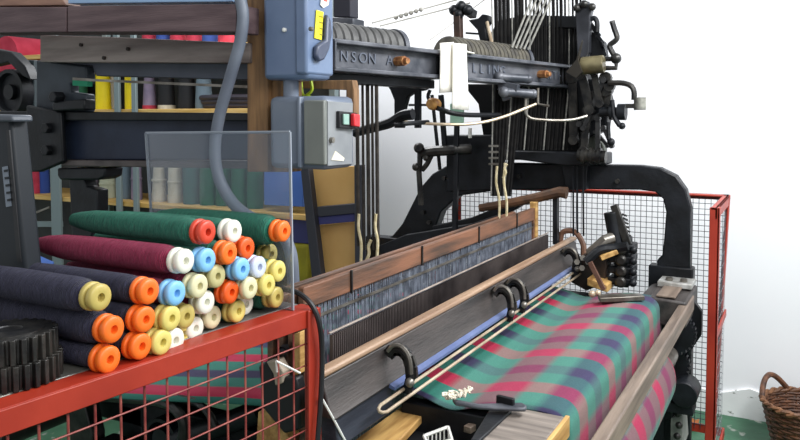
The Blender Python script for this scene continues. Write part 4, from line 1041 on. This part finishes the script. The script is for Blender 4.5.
# rose fabric rolls on the left end of the shelf
def roll(px, z, r, m_, label, length=.36):
    y = sy(px); mb = MB(); c_ = V((SX-.02, y, z+r))
    prof_ = [(0,0),(0,r*.25),(-.0,r*.98),(.01,r),(length,r),(length,0)]
    mb.lathe(c_, c_+V((1,0,0)), [(0,0),(0,r*.98),(.01,r),(length,r),(length,0)], 26)
    o_ = mb.build('fabric_roll', m_)
    return tag(o_, label, 'fabric roll', 'fabric rolls at the shelf end')
ROSEF = mat('rose_fabric', (200, 62, 84), .9, 0, (180, 46, 68), 12)
roll(30, zup+.001, .13, ROSEF, 'rose fabric roll lying on the shelf behind the pulley')
roll(-8, zup+.001, .13, ROSEF, 'rose fabric roll at the left picture edge behind the dark box')
roll(12, zup+.228, .12, ROSEF, 'rose fabric roll lying on top of the two lower rolls')
# dark coil on the upper shelf
dc = MB(); cy_ = at(213,110,x=SX-.05).y
for k in range(3):
    rr_ = .20+.012*k
    dc.tube([(SX+.12+rr_*.42*math.cos(2*PI*i/24), cy_+rr_*math.sin(2*PI*i/24), zup+.016+.022*k) for i in range(24)], .016, 8, 2, True)
tag(dc.build('rubber_coil', mat('dark_plum_rubber', (48, 44, 54), .5)), 'coil of dark rubber hose lying on the upper shelf', 'coil')
# blue crates, boards and rack to the right of the shelves
def xface(pts, x, dx, name, m_, parent=None, bev=.003): return MB().prism([at(*p, x=x) for p in pts], (dx,0,0)).build(name, m_, parent, bev)
o = xface([(264,168),(303,168),(303,207),(264,205)], 3.12, .10, 'blue_crate', BLUEPL); tag(o, 'bright blue plastic crate at the right end of the lower shelf', 'crate')
o = xface([(286,214),(309,216),(310,244),(286,242)], 3.13, .10, 'indigo_crate', NAVYPL); tag(o, 'indigo plastic crate below the bright blue crate', 'crate')
pa, pb = at(286,243,x=3.12), at(309,244,x=3.12)
o = MB().prism([pa, pb, V((3.12, pb.y, .452)), V((3.12, pa.y, .452))], (.14,0,0)).build('yellow_sack', mat('olive_yellow_sack', (158, 152, 32), .8, 0, (130, 124, 24), 8), None, .02); tag(o, 'olive yellow sack beneath the indigo crate', 'sack')
RX = 3.05
rk_ = thing('board_rack', (RX, 2.3, 0), 'dark rack with slanted post holding tan boards left of the cords', 'rack')
DR = mat('dark_rack_paint', (44, 46, 54), .5)
def down(pts, x, z=0.0):
    "upper corners as measured, lower corners carried on down to height z"
    a, b_, c_, d_ = [at(*p, x=x) for p in pts]
    return [a, b_, b_ + (c_-b_)*((z-b_.z)/(c_.z-b_.z)), a + (d_-a)*((z-a.z)/(d_.z-a.z))]
MB().prism(down([(300,165),(308,165),(323,290),(313,290)], RX-.04), (.04,0,0)).build('slanted_post', DR, rk_, .003)
MB().prism(down([(354,165),(361,165),(362,300),(355,300)], RX-.04), (.04,0,0)).build('rear_post', DR, rk_, .003)
xface([(317,207),(360,203),(360,213),(318,217)], RX-.03, .05, 'rack_shelf', DR, rk_)
xface([(318,217),(360,213),(360,221),(319,225)], RX-.02, .045, 'blue_liner', NAVYPL, rk_)
o = xface([(310,168),(357,166),(358,204),(316,207)], RX+.03, .02, 'tan_board', ORANGEBOARD); tag(o, 'upper tan board standing on the dark rack shelf', 'board')
o = MB().prism(down([(319,225),(358,221),(360,330),(322,330)], RX+.03, .002), (.02,0,0)).build('tan_board', ORANGEBOARD, None, .003); tag(o, 'large lower tan board below the dark rack shelf', 'board')
# things above the mauve timber
o = MB().prism([npt(*p, 1.66) for p in [(-20,-8),(56,-10),(66,5),(-20,6)]], (.06,0,0)).build('wooden_plank', mat('pinkish_plank', (138, 106, 92), .7, 0, (170, 132, 112), 9, .2, 40, (6, .6, 6)), None, .002)
tag(o, 'pinkish wooden plank lying on the mauve timber at top left', 'plank')
o = MB().prism([npt(*p, 1.66) for p in [(68,-12),(232,-12),(232,1.5),(68,3.5)]], (.06,0,0)).build('plastic_tray', mat('pale_blue_plastic', (150, 184, 220), .4), None, .002)
tag(o, 'pale blue plastic tray lying on the mauve timber', 'tray')

# ------------------------------------------------------------------ light
w = bpy.data.worlds.new('world'); bpy.context.scene.world = w; w.use_nodes = True
bg = w.node_tree.nodes['Background']; bg.inputs[0].default_value = (.93, .96, 1, 1); bg.inputs[1].default_value = .62
def area(loc, tgt, sx_, sy_, power, col=(1,1,1)):
    ld = bpy.data.lights.new('area_fill', 'AREA'); ld.shape = 'RECTANGLE'; ld.size = sx_; ld.size_y = sy_; ld.energy = power; ld.color = col
    o = bpy.data.objects.new('added_area_light', ld); C.objects.link(o); o.location = loc  # unseen area light, added to brighten the loom and the wall
    o.rotation_euler = (V(tgt)-V(loc)).to_track_quat('-Z', 'Y').to_euler()
    return o
area((2.4, -.8, 2.9), (2.6, .6, .8), 2.2, .6, 110, (.97,.98,1))
area((3.2, 2.4, 3.0), (3.2, 2.0, 0), 1.5, .5, 45, (.97,.98,1))
area((.2, -.9, 2.6), (1.6, 1.0, 1.2), 1.2, .8, 26, (1,.98,.96))
sc = bpy.context.scene
sc.view_settings.view_transform = 'Standard'; sc.view_settings.look = 'None'; sc.view_settings.gamma = 1.0; sc.view_settings.use_curve_mapping = False
sc.view_settings.exposure = 0.0
